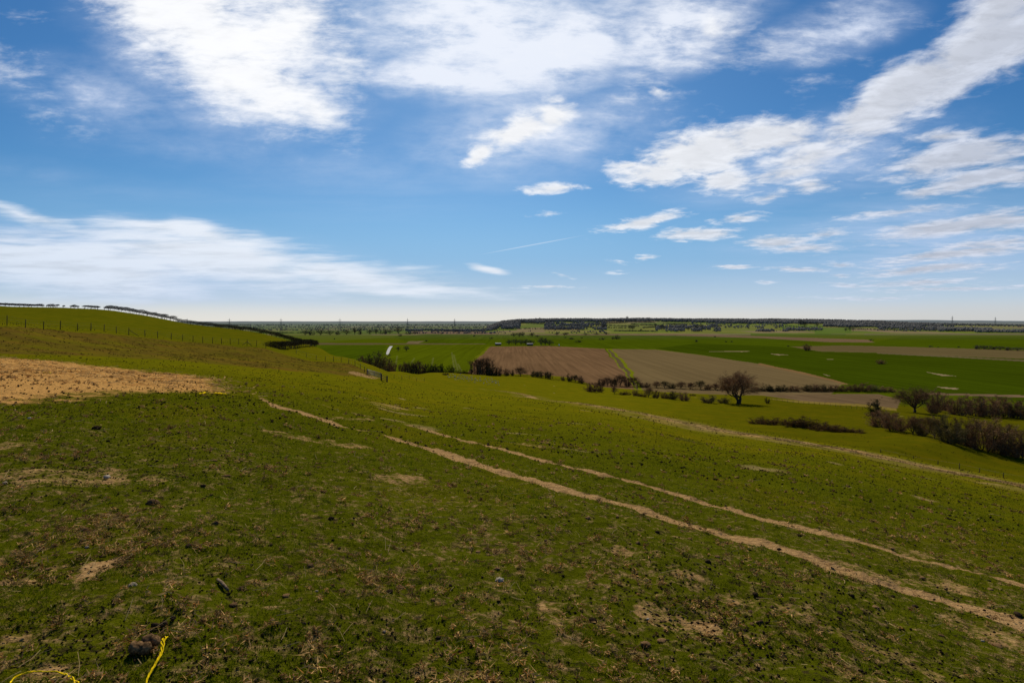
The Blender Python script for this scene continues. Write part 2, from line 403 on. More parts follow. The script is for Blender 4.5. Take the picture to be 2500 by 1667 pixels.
# scuffed patches of bare soil
PATCH = [(250, 1375, .17, .10), (228, 1395, .17, .10), (203, 1412, .16, .08), (150, 1388, .12, .04), (62, 1418, .16, .04), (160, 1166, .95, .28), (245, 1155, .4, .15), (1640, 1512, .24, .12), (1600, 1490, .16, .09), (1720, 1530, .16, .09), (1520, 1345, .15, .1), (1690, 1405, .3, .08), (1830, 1465, .3, .09), (1000, 1172, .5, .2), (870, 1085, .5, .2), (860, 1022, 1., .3), (730, 1065, .9, .25), (1300, 1085, .9, .3), (30, 1560, .14, .06), (130, 1632, .12, .05), (30, 1080, .4, .2), (1150, 1640, .18, .08), (2080, 1395, .5, .16), (2300, 1430, .5, .2), (2240, 1345, .8, .2), (2420, 1545, .4, .2), (1340, 1495, .12, .1)]
PATCHC = []
pn = .75 * fbm(XX * 3.2, YY * 1.6, 131, 4)
for px, py, rx, ry in PATCH:
    c = ray(px, py); PATCHC.append((c, rx, ry)); rr = np.hypot((XX - c.x) / rx, (YY - c.y) / (ry * 2.2)) + pn
    bare = np.maximum(bare, np.clip(1.25 - rr, 0, .80 if len(PATCHC) <= 3 else .50))
# trampled straw where the sheep are fed
STRAW = [(-500, 868), (0, 874), (120, 880), (200, 893), (280, 898), (350, 903), (450, 915), (555, 930), (560, 945), (600, 968), (520, 962), (440, 955), (300, 962), (180, 975), (60, 985), (-60, 985), (-500, 1000)]
sp = in_poly(BX, BY, STRAW) & (d_ < 75)
SE = np.array([ray(*p)[:] for p in STRAW] + [ray(*STRAW[0])[:]])
sdist, _ = seg_dist(XX, YY, SE)
strawy = np.where(sp, np.clip(.50 + sdist / 6.5, 0, 1), np.clip(.50 - sdist / 4.5, 0, 1)) * (d_ < 90)
strawy *= np.where(BX > 430, np.clip(1 - (BX - 430) / 330., .55, 1), 1)
# gateway
c = ray(888, 916); gr = np.hypot((XX - c.x) / 3.6, (YY - c.y) / 4.5) + .5 * fbm(XX * .5, YY * .5, 133, 3); bare = np.maximum(bare, np.clip(1.3 - gr, 0, .6) * (d_ > 100))

# the plain: fields
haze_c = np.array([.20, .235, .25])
plain = (GZ < -38.2) & (d_ > 235)
crop1 = np.array([.072, .097, .002]); crop2 = np.array([.053, .079, .002])
wp = np.where(d_ > 420, 1., smooth01(-GZ, 38.6, 39.9))[..., None] * (d_ > 230)[..., None]
col[:] = col * (1 - wp) + crop1 * wp
jit = 3.5 * fbm(XX * .02, YY * .02, 81, 3)
def field(P, c, k, keep=None, soft=0):
    m = in_poly(XX + jit, YY + jit, plain_poly(P)) & plain
    if keep is not None: m &= keep
    col[m] = c
    if k: cls[m] = k
    return m
BROAD = [(1180, 840.5), (1340, 842.2), (1470, 850), (1600, 851), (1720, 866), (1850, 886), (1960, 908), (2060, 934), (2300, 957), (2600, 966), (2900, 890), (2900, 824), (2200, 822), (2130, 836), (2020, 833), (1850, 824), (1640, 818.5), (1480, 820), (1250, 817), (1040, 816), (960, 822), (1000, 838)]
field(BROAD, crop2 * np.array([1.1, 1.05, 1]), 5)
field([(1700, 838), (2000, 850), (2600, 880), (2700, 1000), (2060, 936), (1850, 888), (1720, 867), (1600, 851)], crop2 * .78, 5)  # right-hand crop painted darker to stand in for lens falloff
field([(962, 843), (1186, 840), (1172, 860), (1150, 880), (1148, 990), (900, 990), (940, 870)], crop1 * np.array([1.05, 1., 1]), 5)
field([(780, 842), (944, 843), (938, 868), (900, 885), (790, 885)], crop2, 5)
field([(1196, 846), (1340, 844.5), (1476, 851.5), (1492, 872), (1520, 900), (1537, 926), (1562, 975), (1120, 975), (1154, 884), (1172, 868)], np.array([.160, .092, .042]), 3)
field([(1494, 852), (1600, 853), (1720, 868), (1850, 888), (1960, 910), (2058, 936), (2000, 990), (1580, 990), (1556, 930), (1530, 888)], np.array([.156, .109, .046]), 4)
lime = np.array([.15, .17, .006]); rough = np.array([.10, .075, .035])
field([(1480, 852), (1494, 852), (1530, 888), (1557, 931), (1580, 980), (1560, 980), (1536, 926), (1500, 880)], lime, 0)
field([(1484, 853), (1490, 853), (1525, 892), (1548, 931), (1570, 980), (1565, 980), (1540, 926), (1505, 882)], rough, 0)
field([(1190, 846), (1197, 846), (1174, 868), (1156, 884), (1150, 905), (1146, 905), (1150, 880), (1168, 865)], lime * .8, 0)
field([(1850, 886), (1960, 908), (2060, 934), (2075, 938), (2060, 938), (1960, 913), (1850, 890)], np.array([.20, .115, .045]), 0)
field([(2250, 958), (2600, 966), (2600, 972), (2250, 963)], np.array([.17, .11, .06]), 0)
field([(1000, 809), (1250, 810), (1700, 816.5), (1800, 819), (2118, 829), (2136, 836), (2020, 835), (1850, 825), (1640, 819), (1420, 818), (1150, 815.5), (1010, 815)], np.array([.165, .105, .055]), 3)
field([(1930, 846), (2055, 843), (2300, 849), (2600, 858), (2600, 880), (2300, 868), (2130, 861), (2000, 858)], np.array([.125, .092, .036]), 4)
field([(2140, 861), (2320, 869), (2600, 884), (2600, 888), (2320, 872), (2140, 863)], rough * 1.3, 0)
field([(560, 836), (960, 838), (1180, 838.5), (1186, 840.3), (960, 841), (560, 842)], rough * 1.1, 0)
field([(1000, 833), (1040, 832), (1020, 838), (990, 838)], rough * 1.7, 0)
field([(640, 818), (960, 813.5), (1000, 816), (960, 822), (780, 836), (700, 836)], np.array([.085, .110, .008]), 0)
for P_ in ([(1878, 863), (1930, 866.5), (1900, 867)], [(2257, 908), (2335, 918), (2300, 917)], [(2290, 943), (2345, 947), (2335, 950), (2300, 947)], [(2010, 913), (2028, 918), (2015, 917)], [(1730, 857.5), (1830, 857), (1830, 858), (1730, 858.5)], [(1800, 857), (1826, 858), (1810, 859)], [(2010, 876), (2035, 877), (2030, 878)]):
    field(P_, np.array([.26, .19, .10]), 0)
# tramlines in the near crop
for a, bb in (((1103, 860), (1110, 905)), ((1108, 866), (1118, 905)), ((970, 868), (966, 892)), ((1058, 873), (1054, 892)), ((1012, 874), (1004, 886)), ((1118, 888), (1126, 905))):
    L = np.array([[(p[0] - CX) / F * 40 * F / (p[1] - HY), 40 * F / (p[1] - HY), 0] for p in (a, bb)])
    sd, _ = seg_dist(XX, YY, L); m = (np.clip(1 - sd / 1.0, 0, 1) * plain * .38)[..., None]
    col[:] = col * (1 - m) + np.array([.21, .19, .08]) * m
# brown corner of plough at the foot of the slope
cm = in_poly(BX, BY, [(1860, 965), (1990, 962), (2140, 961), (2200, 975), (2190, 997), (2110, 987), (1960, 979)]) & (d_ > 225) & (d_ < 420)
col[cm] = (.14, .092, .045); cls[cm] = 3
em = in_poly(BX, BY, [(1870, 972), (1960, 979), (2110, 987), (2190, 997), (2190, 1003), (2100, 992), (1950, 983)]) & (d_ > 200) & (d_ < 420) & ~cm
col[em] = (.20, .15, .03)
# coarser land beyond: bands of pasture, plough and rough grass
far = plain & (d_ > 1600) & (cls == 0)
bands = vnoise(np.log(d_) * 16 + 1.5 * vnoise(XX / 600, YY / 600, 91), u_ * 7 + np.floor(np.log(d_) * 8) * 3.7, 93) + .5
cells = _hash(np.floor(np.log(d_) * 14), np.floor(u_ * 6 + np.floor(np.log(d_) * 14) * .37), 95)
pal_ = np.array([[.080, .120, .006], [.12, .135, .012], [.070, .105, .006], [.19, .14, .07], [.095, .13, .006], [.14, .135, .03]])
fc = pal_[np.clip((cells * 6).astype(int), 0, 5)]
hill_up = far & (far_hills(u_, d_) > 1.5) & (d_ < 5000)
cells2 = _hash(np.floor(d_ / 170 + .6 * vnoise(XX / 200, YY / 200, 98)), np.floor(XX / 230 + np.floor(d_ / 170) * .41), 96)
pal2 = np.array([[.15, .165, .016], [.20, .18, .035], [.12, .155, .010], [.22, .165, .07], [.17, .175, .018], [.14, .175, .008]])
fc2 = pal2[np.clip((cells2 * 6).astype(int), 0, 5)]
far = (d_ > 1700) & (cls == 0); hill_up = (far_hills(u_, d_) > 1.0) & (d_ > 1700) & (d_ < 6000)
col[far] = fc[far]; col[hill_up] = fc2[hill_up]
right_far = far & (u_ > .62) & ~hill_up; col[right_far] = col[right_far] * .5 + np.array([.15, .115, .07]) * .5
br = hill_up & (BX > 1905) & (BX < 2010) & (BY > 793) & (BY < 803); col[br] = (.13, .19, .006)
br = hill_up & (BX > 1990) & (BX < 2080) & (BY > 800) & (BY < 818); col[br] = (.10, .15, .006)
wooded = (far_hills(u_, d_) > 20) & (d_ > 7000); col[wooded] = (.075, .085, .075)
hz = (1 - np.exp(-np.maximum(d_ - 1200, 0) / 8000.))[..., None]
col[:] = col * (1 - hz) + haze_c * hz  # distance haze painted into the land colour
cls[(cls == 0) & (d_ > 1700)] = 6
tr = (bare > .55) & (d_ < 60) & (np.minimum(np.minimum(seg_dist(XX, YY, TRK1)[0], seg_dist(XX, YY, TRK2)[0]), seg_dist(XX, YY, TRK3)[0]) < .6)
cls[tr] = 2
cls[(strawy > .5)] = 1

GZ -= .035 * np.clip(bare, 0, 1) * (d_ < 40)
idx = np.arange(NA * NR).reshape(NR, NA)
Q = np.stack([idx[:-1, :-1], idx[:-1, 1:], idx[1:, 1:], idx[1:, :-1]], -1).reshape(-1, 4)[:, ::-1]
fcls = cls.reshape(-1)[Q[:, 0]]
# the same material needs no field class where the turf shader does the work
VV = np.stack([GX, GY, GZ], -1).reshape(-1, 3); CC = np.concatenate([col, np.ones(XX.shape + (1,))], -1).reshape(-1, 4)
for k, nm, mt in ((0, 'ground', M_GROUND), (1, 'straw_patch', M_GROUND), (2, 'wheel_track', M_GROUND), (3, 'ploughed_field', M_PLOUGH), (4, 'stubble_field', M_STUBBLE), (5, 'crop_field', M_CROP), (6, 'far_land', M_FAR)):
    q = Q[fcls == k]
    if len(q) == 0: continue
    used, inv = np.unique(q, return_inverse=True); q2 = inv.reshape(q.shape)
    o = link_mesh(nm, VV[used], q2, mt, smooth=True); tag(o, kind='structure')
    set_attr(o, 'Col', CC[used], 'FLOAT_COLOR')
    for an, arr in (('wear', wear), ('bare', bare), ('strawy', strawy)): set_attr(o, an, arr.reshape(-1)[used])
# ------------------------------------------------------------------ camera, sun, sky
cam = bpy.data.cameras.new('camera'); cam.sensor_width = 36; cam.lens = F / 2500 * 36
cam.shift_y = -(1667 / 2 - HY) / 2500; cam.clip_start = .05; cam.clip_end = 90000
co = bpy.data.objects.new('camera', cam); COLL.objects.link(co); co.location = (0, 0, 0); co.rotation_euler = (math.pi / 2, 0, 0)
scene.camera = co

SUN_EL, SUN_AZ = math.radians(44), math.radians(-5)
sd_ = Vector((math.sin(SUN_AZ) * math.cos(SUN_EL), math.cos(SUN_AZ) * math.cos(SUN_EL), math.sin(SUN_EL)))
sl = bpy.data.lights.new('sun', 'SUN'); sl.energy = 3.7; sl.angle = math.radians(.55); sl.color = (1., .90, .74)
so = bpy.data.objects.new('sun', sl); COLL.objects.link(so); so.rotation_euler = (-sd_).to_track_quat('-Z', 'Y').to_euler(); so.location = (0, 0, 60)

wd = bpy.data.worlds.new('World'); scene.world = wd; wd.use_nodes = True
t = NT(wd.node_tree); wd.node_tree.nodes.clear()
sky = t.new('ShaderNodeTexSky', sky_type='NISHITA'); sky.sun_disc = False; sky.sun_elevation = SUN_EL; sky.sun_rotation = SUN_AZ
sky.air_density = 1.0; sky.dust_density = .55; sky.ozone_density = 2.2; sky.altitude = 60
D = t.new('ShaderNodeTexCoord').outputs['Generated']
sx = t.new('ShaderNodeSeparateXYZ'); t.put(sx.inputs[0], D); dx, dy, dz = sx.outputs
den = t.math('MAXIMUM', dy, .05)
cu = t.math('MULTIPLY', t.math('DIVIDE', dx, den), F / 100); cv = t.math('MULTIPLY', t.math('DIVIDE', dz, den), F / 100)
cc = t.new('ShaderNodeCombineXYZ'); t.put(cc.inputs[0], cu); t.put(cc.inputs[1], cv); UV = cc.outputs[0]
# position on a flat cloud deck overhead: clouds shrink and flatten towards the horizon
dz2 = t.math('ADD', t.math('MAXIMUM', dz, 0.), .07)
cq = t.new('ShaderNodeCombineXYZ'); t.put(cq.inputs[0], t.math('DIVIDE', dx, dz2)); t.put(cq.inputs[1], t.math('DIVIDE', dy, dz2)); QV = cq.outputs[0]
nbig = t.noise(QV, 2.4, 8., .60, .25)
nfin = t.noise(QV, 7.5, 8., .62, .3)
nhi = t.noise(t.mapping(UV, rot=(0, 0, math.radians(27)), scale=(.32, .95, 1.)), .62, 8., .60, .35)
nhi2 = t.noise(t.mapping(UV, rot=(0, 0, math.radians(20)), scale=(.6, 1.1, 1.)), 1.1, 8., .62, .2)
hi = t.step(cv, 2.4, 4.4)
def lerp(a, b_, f): return t.math('ADD', t.math('MULTIPLY', a, t.math('SUBTRACT', 1., f)), t.math('MULTIPLY', b_, f))
nlo = t.noise(t.mapping(UV, rot=(0, 0, math.radians(6)), scale=(.13, 1.55, 1.)), 1.0, 8., .60, .35)
nlo2 = t.noise(t.mapping(UV, rot=(0, 0, math.radians(5)), scale=(.20, 1.15, 1.)), .8, 7., .60, .3)
nbig0 = nbig; nstr = lerp(nlo, nhi, hi); nbig = lerp(nlo2, nhi2, hi)
wq = t.vmath('SUBTRACT', t.noise(t.mapping(UV, scale=(.30, .45, 1.)), 1., 3., .55, 0., True), (.5, .5, .5))
UW = t.vmath('ADD', UV, t.vmath('MULTIPLY', wq, (1.5, .8, 0.)))

GAIN = 1.15
def blobs(lst, vec):
    cur = None
    for px, py, rx, ry, rot, w in lst:
        v0 = vec
        if cur is not None:                      # evaluated one after another
            ma = t.new('ShaderNodeVectorMath', operation='MULTIPLY_ADD'); t.put(ma.inputs[0], cur); ma.inputs[1].default_value = (1e-7, 1e-7, 0.); t.put(ma.inputs[2], vec); v0 = ma.outputs[0]
        m = t.mapping(v0, loc=((px - CX) / 100, (HY - py) / 100, 0), rot=(0, 0, math.radians(rot)), scale=(rx / 100, ry / 100, 1.), typ='TEXTURE')
        r = t.vmath('LENGTH', m)
        v = t.math('MULTIPLY', t.math('SUBTRACT', 1., r), w * GAIN)
        cur = v if cur is None else t.math('MAXIMUM', cur, v)
    return cur
# thick clouds: centre (px, py), radii, tilt, weight
CIRRUS = [(480, 50, 440, 170, -26, 1.3), (600, 180, 340, 125, -24, 1.25), (770, 260, 170, 85, -30, 1.), (700, 60, 200, 190, 0, 1.),
          (330, 20, 260, 90, -30, .55), (850, 170, 90, 150, 12, .6),
          (150, 640, 600, 92, -2, 1.3), (520, 630, 460, 84, -8, 1.25), (850, 668, 360, 52, -8, 1.15), (1010, 708, 330, 24, -2, 1.), (480, 578, 360, 40, -6, 1.), (60, 520, 240, 26, -14, .75),
          (1720, 60, 170, 120, 35, .16), (1600, 170, 110, 50, 35, .18), (1800, 120, 110, 60, 30, .14), (2010, 60, 200, 80, 25, .06),
          (1185, 654, 62, 11, -11, 1.), (50, 185, 190, 70, -28, .34), (90, 50, 90, 26, -10, .38)]
CUM = [(1262, 320, 118, 46, 20, 1.), (1340, 280, 72, 42, 15, .95), (1180, 370, 62, 26, 30, .8), (1350, 246, 45, 16, 10, .5),
       (1700, 372, 210, 78, 12, 1.05), (1580, 425, 120, 46, 4, 1.), (1880, 325, 180, 52, 4, .95), (1980, 385, 150, 46, 4, .75), (1940, 420, 130, 26, 6, .7), (2000, 455, 70, 22, 0, .6), (1770, 440, 110, 40, 6, .8),
       (1362, 457, 80, 15, 4, .68), (1520, 405, 60, 18, 0, .7),
       (2200, 235, 300, 82, 31, 1.05), (2420, 110, 260, 95, 28, 1.05), (2090, 285, 110, 50, 30, .9), (2460, 30, 200, 90, 25, .9), (2330, 210, 260, 60, 30, .7),
       (2350, 385, 290, 52, 8, .95), (2420, 440, 260, 36, 8, .9), (2250, 470, 110, 22, 8, .7), (2300, 340, 120, 22, 4, .5),
       (1560, 547, 120, 21, 12, .9), (1700, 574, 110, 19, 4, .9), (1890, 590, 120, 20, 4, .85), (1960, 604, 130, 14, 2, .7), (1800, 535, 80, 15, 10, .6), (2020, 572, 60, 14, 5, .6),
       (2330, 556, 240, 26, 8, .95), (2450, 540, 160, 30, 3, .9), (2330, 622, 260, 18, 5, .8), (2280, 655, 240, 13, 3, .75), (2250, 685, 180, 11, 2, .6), (2430, 600, 200, 20, 5, .7), (2180, 525, 180, 14, 6, .5), (2350, 700, 260, 8, 1, .5),
       (1790, 656, 60, 7, 0, .75), (1930, 657, 90, 8, 0, .65), (2040, 640, 50, 7, 0, .6), (2045, 665, 40, 6, 0, .6), (2060, 690, 60, 7, -4, .5), (1500, 660, 40, 5, -2, .35), (1330, 700, 90, 5, 0, .5), (1510, 635, 30, 5, -4, .4), (1340, 524, 40, 9, 8, .36), (1380, 672, 30, 5, -12, .4), (1580, 628, 40, 7, 4, .4), (1870, 693, 30, 5, 0, .4), (2100, 722, 160, 6, 1, .4), (1880, 480, 70, 12, 12, .45),
       (1570, 185, 50, 26, 30, .4), (1610, 222, 36, 18, -20, .45), (1760, 60, 60, 50, 40, .35)]
VEIL = [(1150, 60, 470, 250, -4, .62), (1100, 190, 340, 80, -6, .75), (1350, 130, 420, 150, 18, .7), (1640, 70, 320, 140, 20, .7), (2050, 60, 260, 110, 18, .5), (230, 230, 420, 110, -10, .30),
        (1300, 330, 470, 170, 10, .36), (500, 360, 620, 120, -8, .14), (300, 640, 800, 140, -4, .5), (2200, 600, 640, 190, 4, .34), (2000, 400, 560, 160, 10, .32), (100, 420, 360, 60, -6, .14), (900, 430, 620, 170, 0, .15), (300, 470, 600, 60, -4, .12), (1130, 215, 300, 50, -8, .45), (1250, 760, 3000, 100, 0, .15), (560, 100, 480, 280, -20, .6)]
mC = blobs(CIRRUS, UW); mQ = blobs(CUM, t.vmath('ADD', UV, t.vmath('MULTIPLY', wq, (1.3, .5, 0.)))); mV = blobs(VEIL, UW)
nfu = lerp(t.noise(t.mapping(UV, rot=(0, 0, math.radians(7)), scale=(.16, 1.5, 1.)), 3.2, 7., .62, .2), t.noise(t.mapping(UV, rot=(0, 0, math.radians(22)), scale=(.36, 1.2, 1.)), 3.0, 8., .66, .25), hi)
cl = t.math('SUBTRACT', t.math('ADD', t.math('ADD', t.math('MULTIPLY', nbig, .40), t.math('MULTIPLY', nstr, .9)), t.math('MULTIPLY', nfu, .55)), .945)
aC = t.step(t.math('ADD', mC, t.math('MULTIPLY', cl, 2.3)), -.04, 1.05)
cq2 = t.math('SUBTRACT', t.math('ADD', t.math('MULTIPLY', nbig0, .65), t.math('MULTIPLY', nfin, .85)), .75)
aQ = t.step(t.math('ADD', mQ, t.math('MULTIPLY', cq2, 1.95)), -.06, .72)
aV = t.math('MULTIPLY', t.math('MAXIMUM', mV, 0.), t.step(t.math('ADD', t.math('ADD', t.math('MULTIPLY', nbig, .35), t.math('MULTIPLY', nstr, .4)), t.math('MULTIPLY', nfu, .25)), .36, .62, .18, 1.45, False))
aV = t.step(aV, 0., .62, 0., .90)
# an old vapour trail
tr_ = t.mapping(UV, loc=((1300 - CX) / 100, (HY - 598) / 100, 0), rot=(0, 0, math.radians(10.5)), scale=(1.55, .020, 1.), typ='TEXTURE')
aT = t.math('MULTIPLY', t.step(t.vmath('LENGTH', tr_), 1., .2), .32)
# sky colour: deeper than the raw atmosphere, paler low down
sq = t.new('ShaderNodeSeparateXYZ'); t.put(sq.inputs[0], t.scalecol(sky.outputs[0], .1))
cs_ = t.new('ShaderNodeCombineXYZ')
for k_, (e_, g_) in enumerate(((1.75, .56), (1.38, .68), (1.2, .79))):
    t.put(cs_.inputs[k_], t.math('MULTIPLY', t.math('POWER', sq.outputs[k_], e_), g_))
skyc = cs_.outputs[0]
sunc = t.vmath('DOT_PRODUCT', D, tuple(sd_))
glow = t.step(sunc, .62, 1.0)
skyc = t.mix(t.step(dz, .22, .05, 0., .78), skyc, (.245, .445, .74))
skyc = t.mix(t.step(dz, .115, .0, 0., .88), skyc, (.58, .68, .76))
low = t.step(dz, .045, -.008)
lowc = t.mix(t.step(dx, .05, .75), (.78, .755, .69), (.60, .60, .585))
skyc = t.mix(t.math('MULTIPLY', low, .9), skyc, lowc)
cloud = t.mix(t.step(dx, .1, .65), t.mix(t.step(dz, .04, .30), (.68, .76, .88), (.93, .95, .99)), (.66, .71, .83))
shade = t.math('MULTIPLY', t.step(t.math('SUBTRACT', nfin, t.math('MULTIPLY', mQ, .25)), .25, .55, .82, 1.04), t.step(nfu, .30, .58, .84, 1.0))
cloud = t.scalecol(cloud, shade)
cloud = t.mix(t.math('MULTIPLY', glow, .8), cloud, (1.02, 1.02, 1.03))
cloudv = t.mix(glow, (.54, .65, .88), (.93, .96, 1.03))
colr = t.mix(aV, skyc, cloudv)
colr = t.mix(aT, colr, cloud)
colr = t.mix(t.math('MULTIPLY', aC, .93), colr, cloud)
colr = t.mix(t.math('MULTIPLY', aQ, .93), colr, cloud)
colr = t.mix(t.step(dz, .036, -.005, 0., .8), colr, lowc)
bg = t.new('ShaderNodeBackground'); t.put(bg.inputs[0], t.scalecol(colr, 10.)); bg.inputs[1].default_value = .1
ow = t.new('ShaderNodeOutputWorld'); t.put(ow.inputs[0], bg.outputs[0])
wd.cycles.sampling_method = 'MANUAL'; wd.cycles.sample_map_resolution = 256
scene.view_settings.view_transform = 'Standard'; scene.view_settings.look = 'None'; scene.view_settings.exposure = 0; scene.view_settings.gamma = 1
# ------------------------------------------------------------------ plants
def simple_mat(name, c, var=.25, rough=.9, scale=3., c2=None, objvar=.3):
    m, t, b = material(name); b.inputs['Roughness'].default_value = rough
    oc = t.new('ShaderNodeTexCoord').outputs['Object']
    n = t.noise(oc, scale, 5., .6)
    col = t.mix(t.step(n, .35, .65), tuple(v * (1 - var) for v in c), tuple(v * (1 + var) for v in (c2 or c)))
    if objvar:
        r = t.new('ShaderNodeObjectInfo').outputs['Random']
        col = t.scalecol(col, t.math('ADD', 1 - objvar, t.math('MULTIPLY', r, 2 * objvar)))
    t.put(b.inputs['Base Color'], col)
    return m
def hazed(c, d):  # blends aerial haze for that distance into a base colour
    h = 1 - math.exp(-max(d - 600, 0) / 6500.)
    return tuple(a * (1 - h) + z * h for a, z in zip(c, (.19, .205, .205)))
M_BARK = simple_mat('bark', (.11, .080, .055), .35, scale=9)
M_TWIG = simple_mat('bare_twigs', (.235, .132, .060), .35, scale=4)
M_TWIGO = simple_mat('budding_twigs', (.15, .115, .040), .35, scale=4)
M_TWIGG = simple_mat('evergreen_leaves', (.028, .036, .010), .4, scale=5)
M_TWIGP = simple_mat('willow_twigs', (.17, .15, .055), .3, scale=4)
M_GORSE = simple_mat('bramble_stems', (.060, .030, .012), .45, scale=6, c2=(.085, .050, .014))
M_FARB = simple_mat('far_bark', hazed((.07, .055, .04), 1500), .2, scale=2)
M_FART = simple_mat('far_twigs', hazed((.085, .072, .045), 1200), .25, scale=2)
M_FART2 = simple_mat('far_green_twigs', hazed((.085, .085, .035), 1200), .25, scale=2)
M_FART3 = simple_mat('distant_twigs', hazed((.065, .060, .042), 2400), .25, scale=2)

def slivers(C, Dn, L, Wd, rng):
    """thin tapering twigs: n triangles"""
    n = len(C); Dn = Dn / (np.linalg.norm(Dn, axis=1, keepdims=True) + 1e-9)
    s = np.cross(Dn, rng.normal(size=(n, 3))); s /= (np.linalg.norm(s, axis=1, keepdims=True) + 1e-9)
    V = np.empty((n, 3, 3)); V[:, 0] = C - s * Wd[:, None] / 2; V[:, 1] = C + s * Wd[:, None] / 2; V[:, 2] = C + Dn * L[:, None]
    return V.reshape(-1, 3), np.arange(3 * n).reshape(n, 3)

def woody(kind, seed, ntw, mats, pname='tree', wide=.0042):
    """unit plant 1 m tall and 1 m wide standing on the origin: an Empty with trunk and crown"""
    rng = np.random.default_rng(seed); root = empty(pname)
    tr = MB(); tips = []; dirs = []
    def grow(p, q, r0, r1, bend, seg=4):
        p = np.asarray(p, float); q = np.asarray(q, float); pts = []
        off = rng.normal(size=3) * bend * np.linalg.norm(q - p)
        for i in range(seg + 1):
            s = i / seg; pts.append(p * (1 - s) + q * s + off * math.sin(math.pi * s) + (rng.normal(size=3) * bend * .15 * np.linalg.norm(q - p) if 0 < i < seg else 0))
        tr.tube(pts, np.linspace(r0, r1, seg + 1), 5); return pts
    if kind in ('oak', 'wide', 'tree'):
        th = {'oak': .20, 'wide': .20, 'tree': .16}[kind]; zc = {'oak': .60, 'wide': .60, 'tree': .56}[kind]; zr = {'oak': .40, 'wide': .40, 'tree': .44}[kind]
        bases = [(-.028, 0, 0), (.03, .01, 0)] if kind == 'oak' else [(0, 0, 0)]
        R0 = .036 if kind != 'tree' else .03
        limbs = []
        for bi, b0 in enumerate(bases):
            top = (b0[0] * 2.2, b0[1], th * (1 + .15 * bi)); grow(b0, top, R0 * 1.15, R0 * .85, .04); limbs.append(top)
        nl = 10 if kind != 'tree' else 8
        for i in range(nl):
            o = limbs[i % len(limbs)]; a = 2 * math.pi * i / nl + rng.normal() * .25; el = rng.uniform(.15, 1.35) if i > 1 else 1.35
            q = (math.cos(a) * math.cos(el) * .33, math.sin(a) * math.cos(el) * .33, zc + zr * (.85 * math.sin(el) - .28))
            pts = grow(o, q, R0 * .55, R0 * .2, .12, 5)
            for j in range(7):
                s = rng.uniform(.35, 1.); k = int(s * 5); st = pts[min(k, 5)]
                a2 = a + rng.normal() * .75; e2 = rng.uniform(-.55, 1.5); rad = rng.uniform(.85, 1.)
                q2 = np.array((math.cos(a2) * math.cos(e2) * .47 * rad, math.sin(a2) * math.cos(e2) * .47 * rad, zc + zr * rad * math.sin(e2) * (1 if e2 > 0 else .8)))
                p2 = grow(st, q2, R0 * .17, R0 * .05, .14, 4)
                for k2 in range(3):
                    st3 = p2[2 + k2 % 3]; q3 = st3 + (q2 - st) * .25 + rng.normal(size=3) * .075; p3 = grow(st3, q3, R0 * .06, R0 * .025, .1, 2)
                    for z in p3[1:]: tips.append(z); dirs.append(q2 - np.array([0, 0, zc - .25]))
                for z in p2[2:]: tips.append(z); dirs.append(q2 - np.array([0, 0, zc - .25]))
    else:
        ns = {'dome': 13, 'thicket': 22, 'low': 18}[kind]
        for i in range(ns):
            a = rng.uniform(0, 2 * math.pi); rr = math.sqrt(rng.uniform(0, 1))
            b0 = np.array((math.cos(a) * rr * .22, math.sin(a) * rr * .22, 0.))
            if kind == 'thicket': b0[:2] *= 1.7; q = np.array((b0[0] * 1.15, b0[1] * 1.15, rng.uniform(.78, 1.) * (1 - .25 * rr)))
            elif kind == 'dome':
                e = rng.uniform(.15, 1.5); q = np.array((math.cos(a) * math.cos(e) * .46, math.sin(a) * math.cos(e) * .46, .12 + .86 * math.sin(e) * rng.uniform(.8, 1.)))
            else:
                b0[:2] *= 1.9; q = np.array((b0[0] * 1.2, b0[1] * 1.2, rng.uniform(.5, 1.) * (1.05 - .5 * rr ** 2)))
            pts = grow(b0, q, .016, .005, .07, 5)
            for j in range(7):
                st = pts[rng.integers(1, 6)]; v = (q - b0) * .28 + rng.normal(size=3) * (.10 if kind != 'thicket' else .055); v[2] = abs(v[2]) * .8
                p2 = grow(st, st + v, .006, .002, .1, 3)
                for z in p2[1:]: tips.append(z); dirs.append(v + np.array([0, 0, .05]))
    tips = np.array(tips); dirs = np.array(dirs)
    k = rng.integers(0, len(tips), ntw)
    C = tips[k] + rng.normal(size=(ntw, 3)) * np.array([.030, .030, .026])
    C[:, 2] = np.maximum(C[:, 2], .02)
    D = dirs[k] / (np.linalg.norm(dirs[k], axis=1, keepdims=True) + 1e-9) + rng.normal(size=(ntw, 3)) * .55
    if kind in ('dome', 'low'):                 # fill the skirts down to the ground
        q = rng.uniform(0, 1, ntw) < .30; C[q] *= rng.uniform(.55, 1., (q.sum(), 1)); C[q, 2] *= rng.uniform(.3, 1., q.sum())
    V, Fa = slivers(C, D, rng.uniform(.025, .085, ntw), rng.uniform(.6, 1.5, ntw) * wide, rng)
    x = np.concatenate(tr.V)
    # normalise to unit width and height
    allx = np.concatenate([x, V]); ext = max(np.percentile(np.abs(allx[:, :2]), 99.2), .01); zt = np.percentile(allx[:, 2], 99.6)
    sc = np.array([.5 / ext, .5 / ext, 1. / zt]); tr.V = [v * sc for v in tr.V]; V = V * sc
    tr.build('trunk', mats[0], root); link_mesh('crown', V, Fa, mats[1], root)
    return root

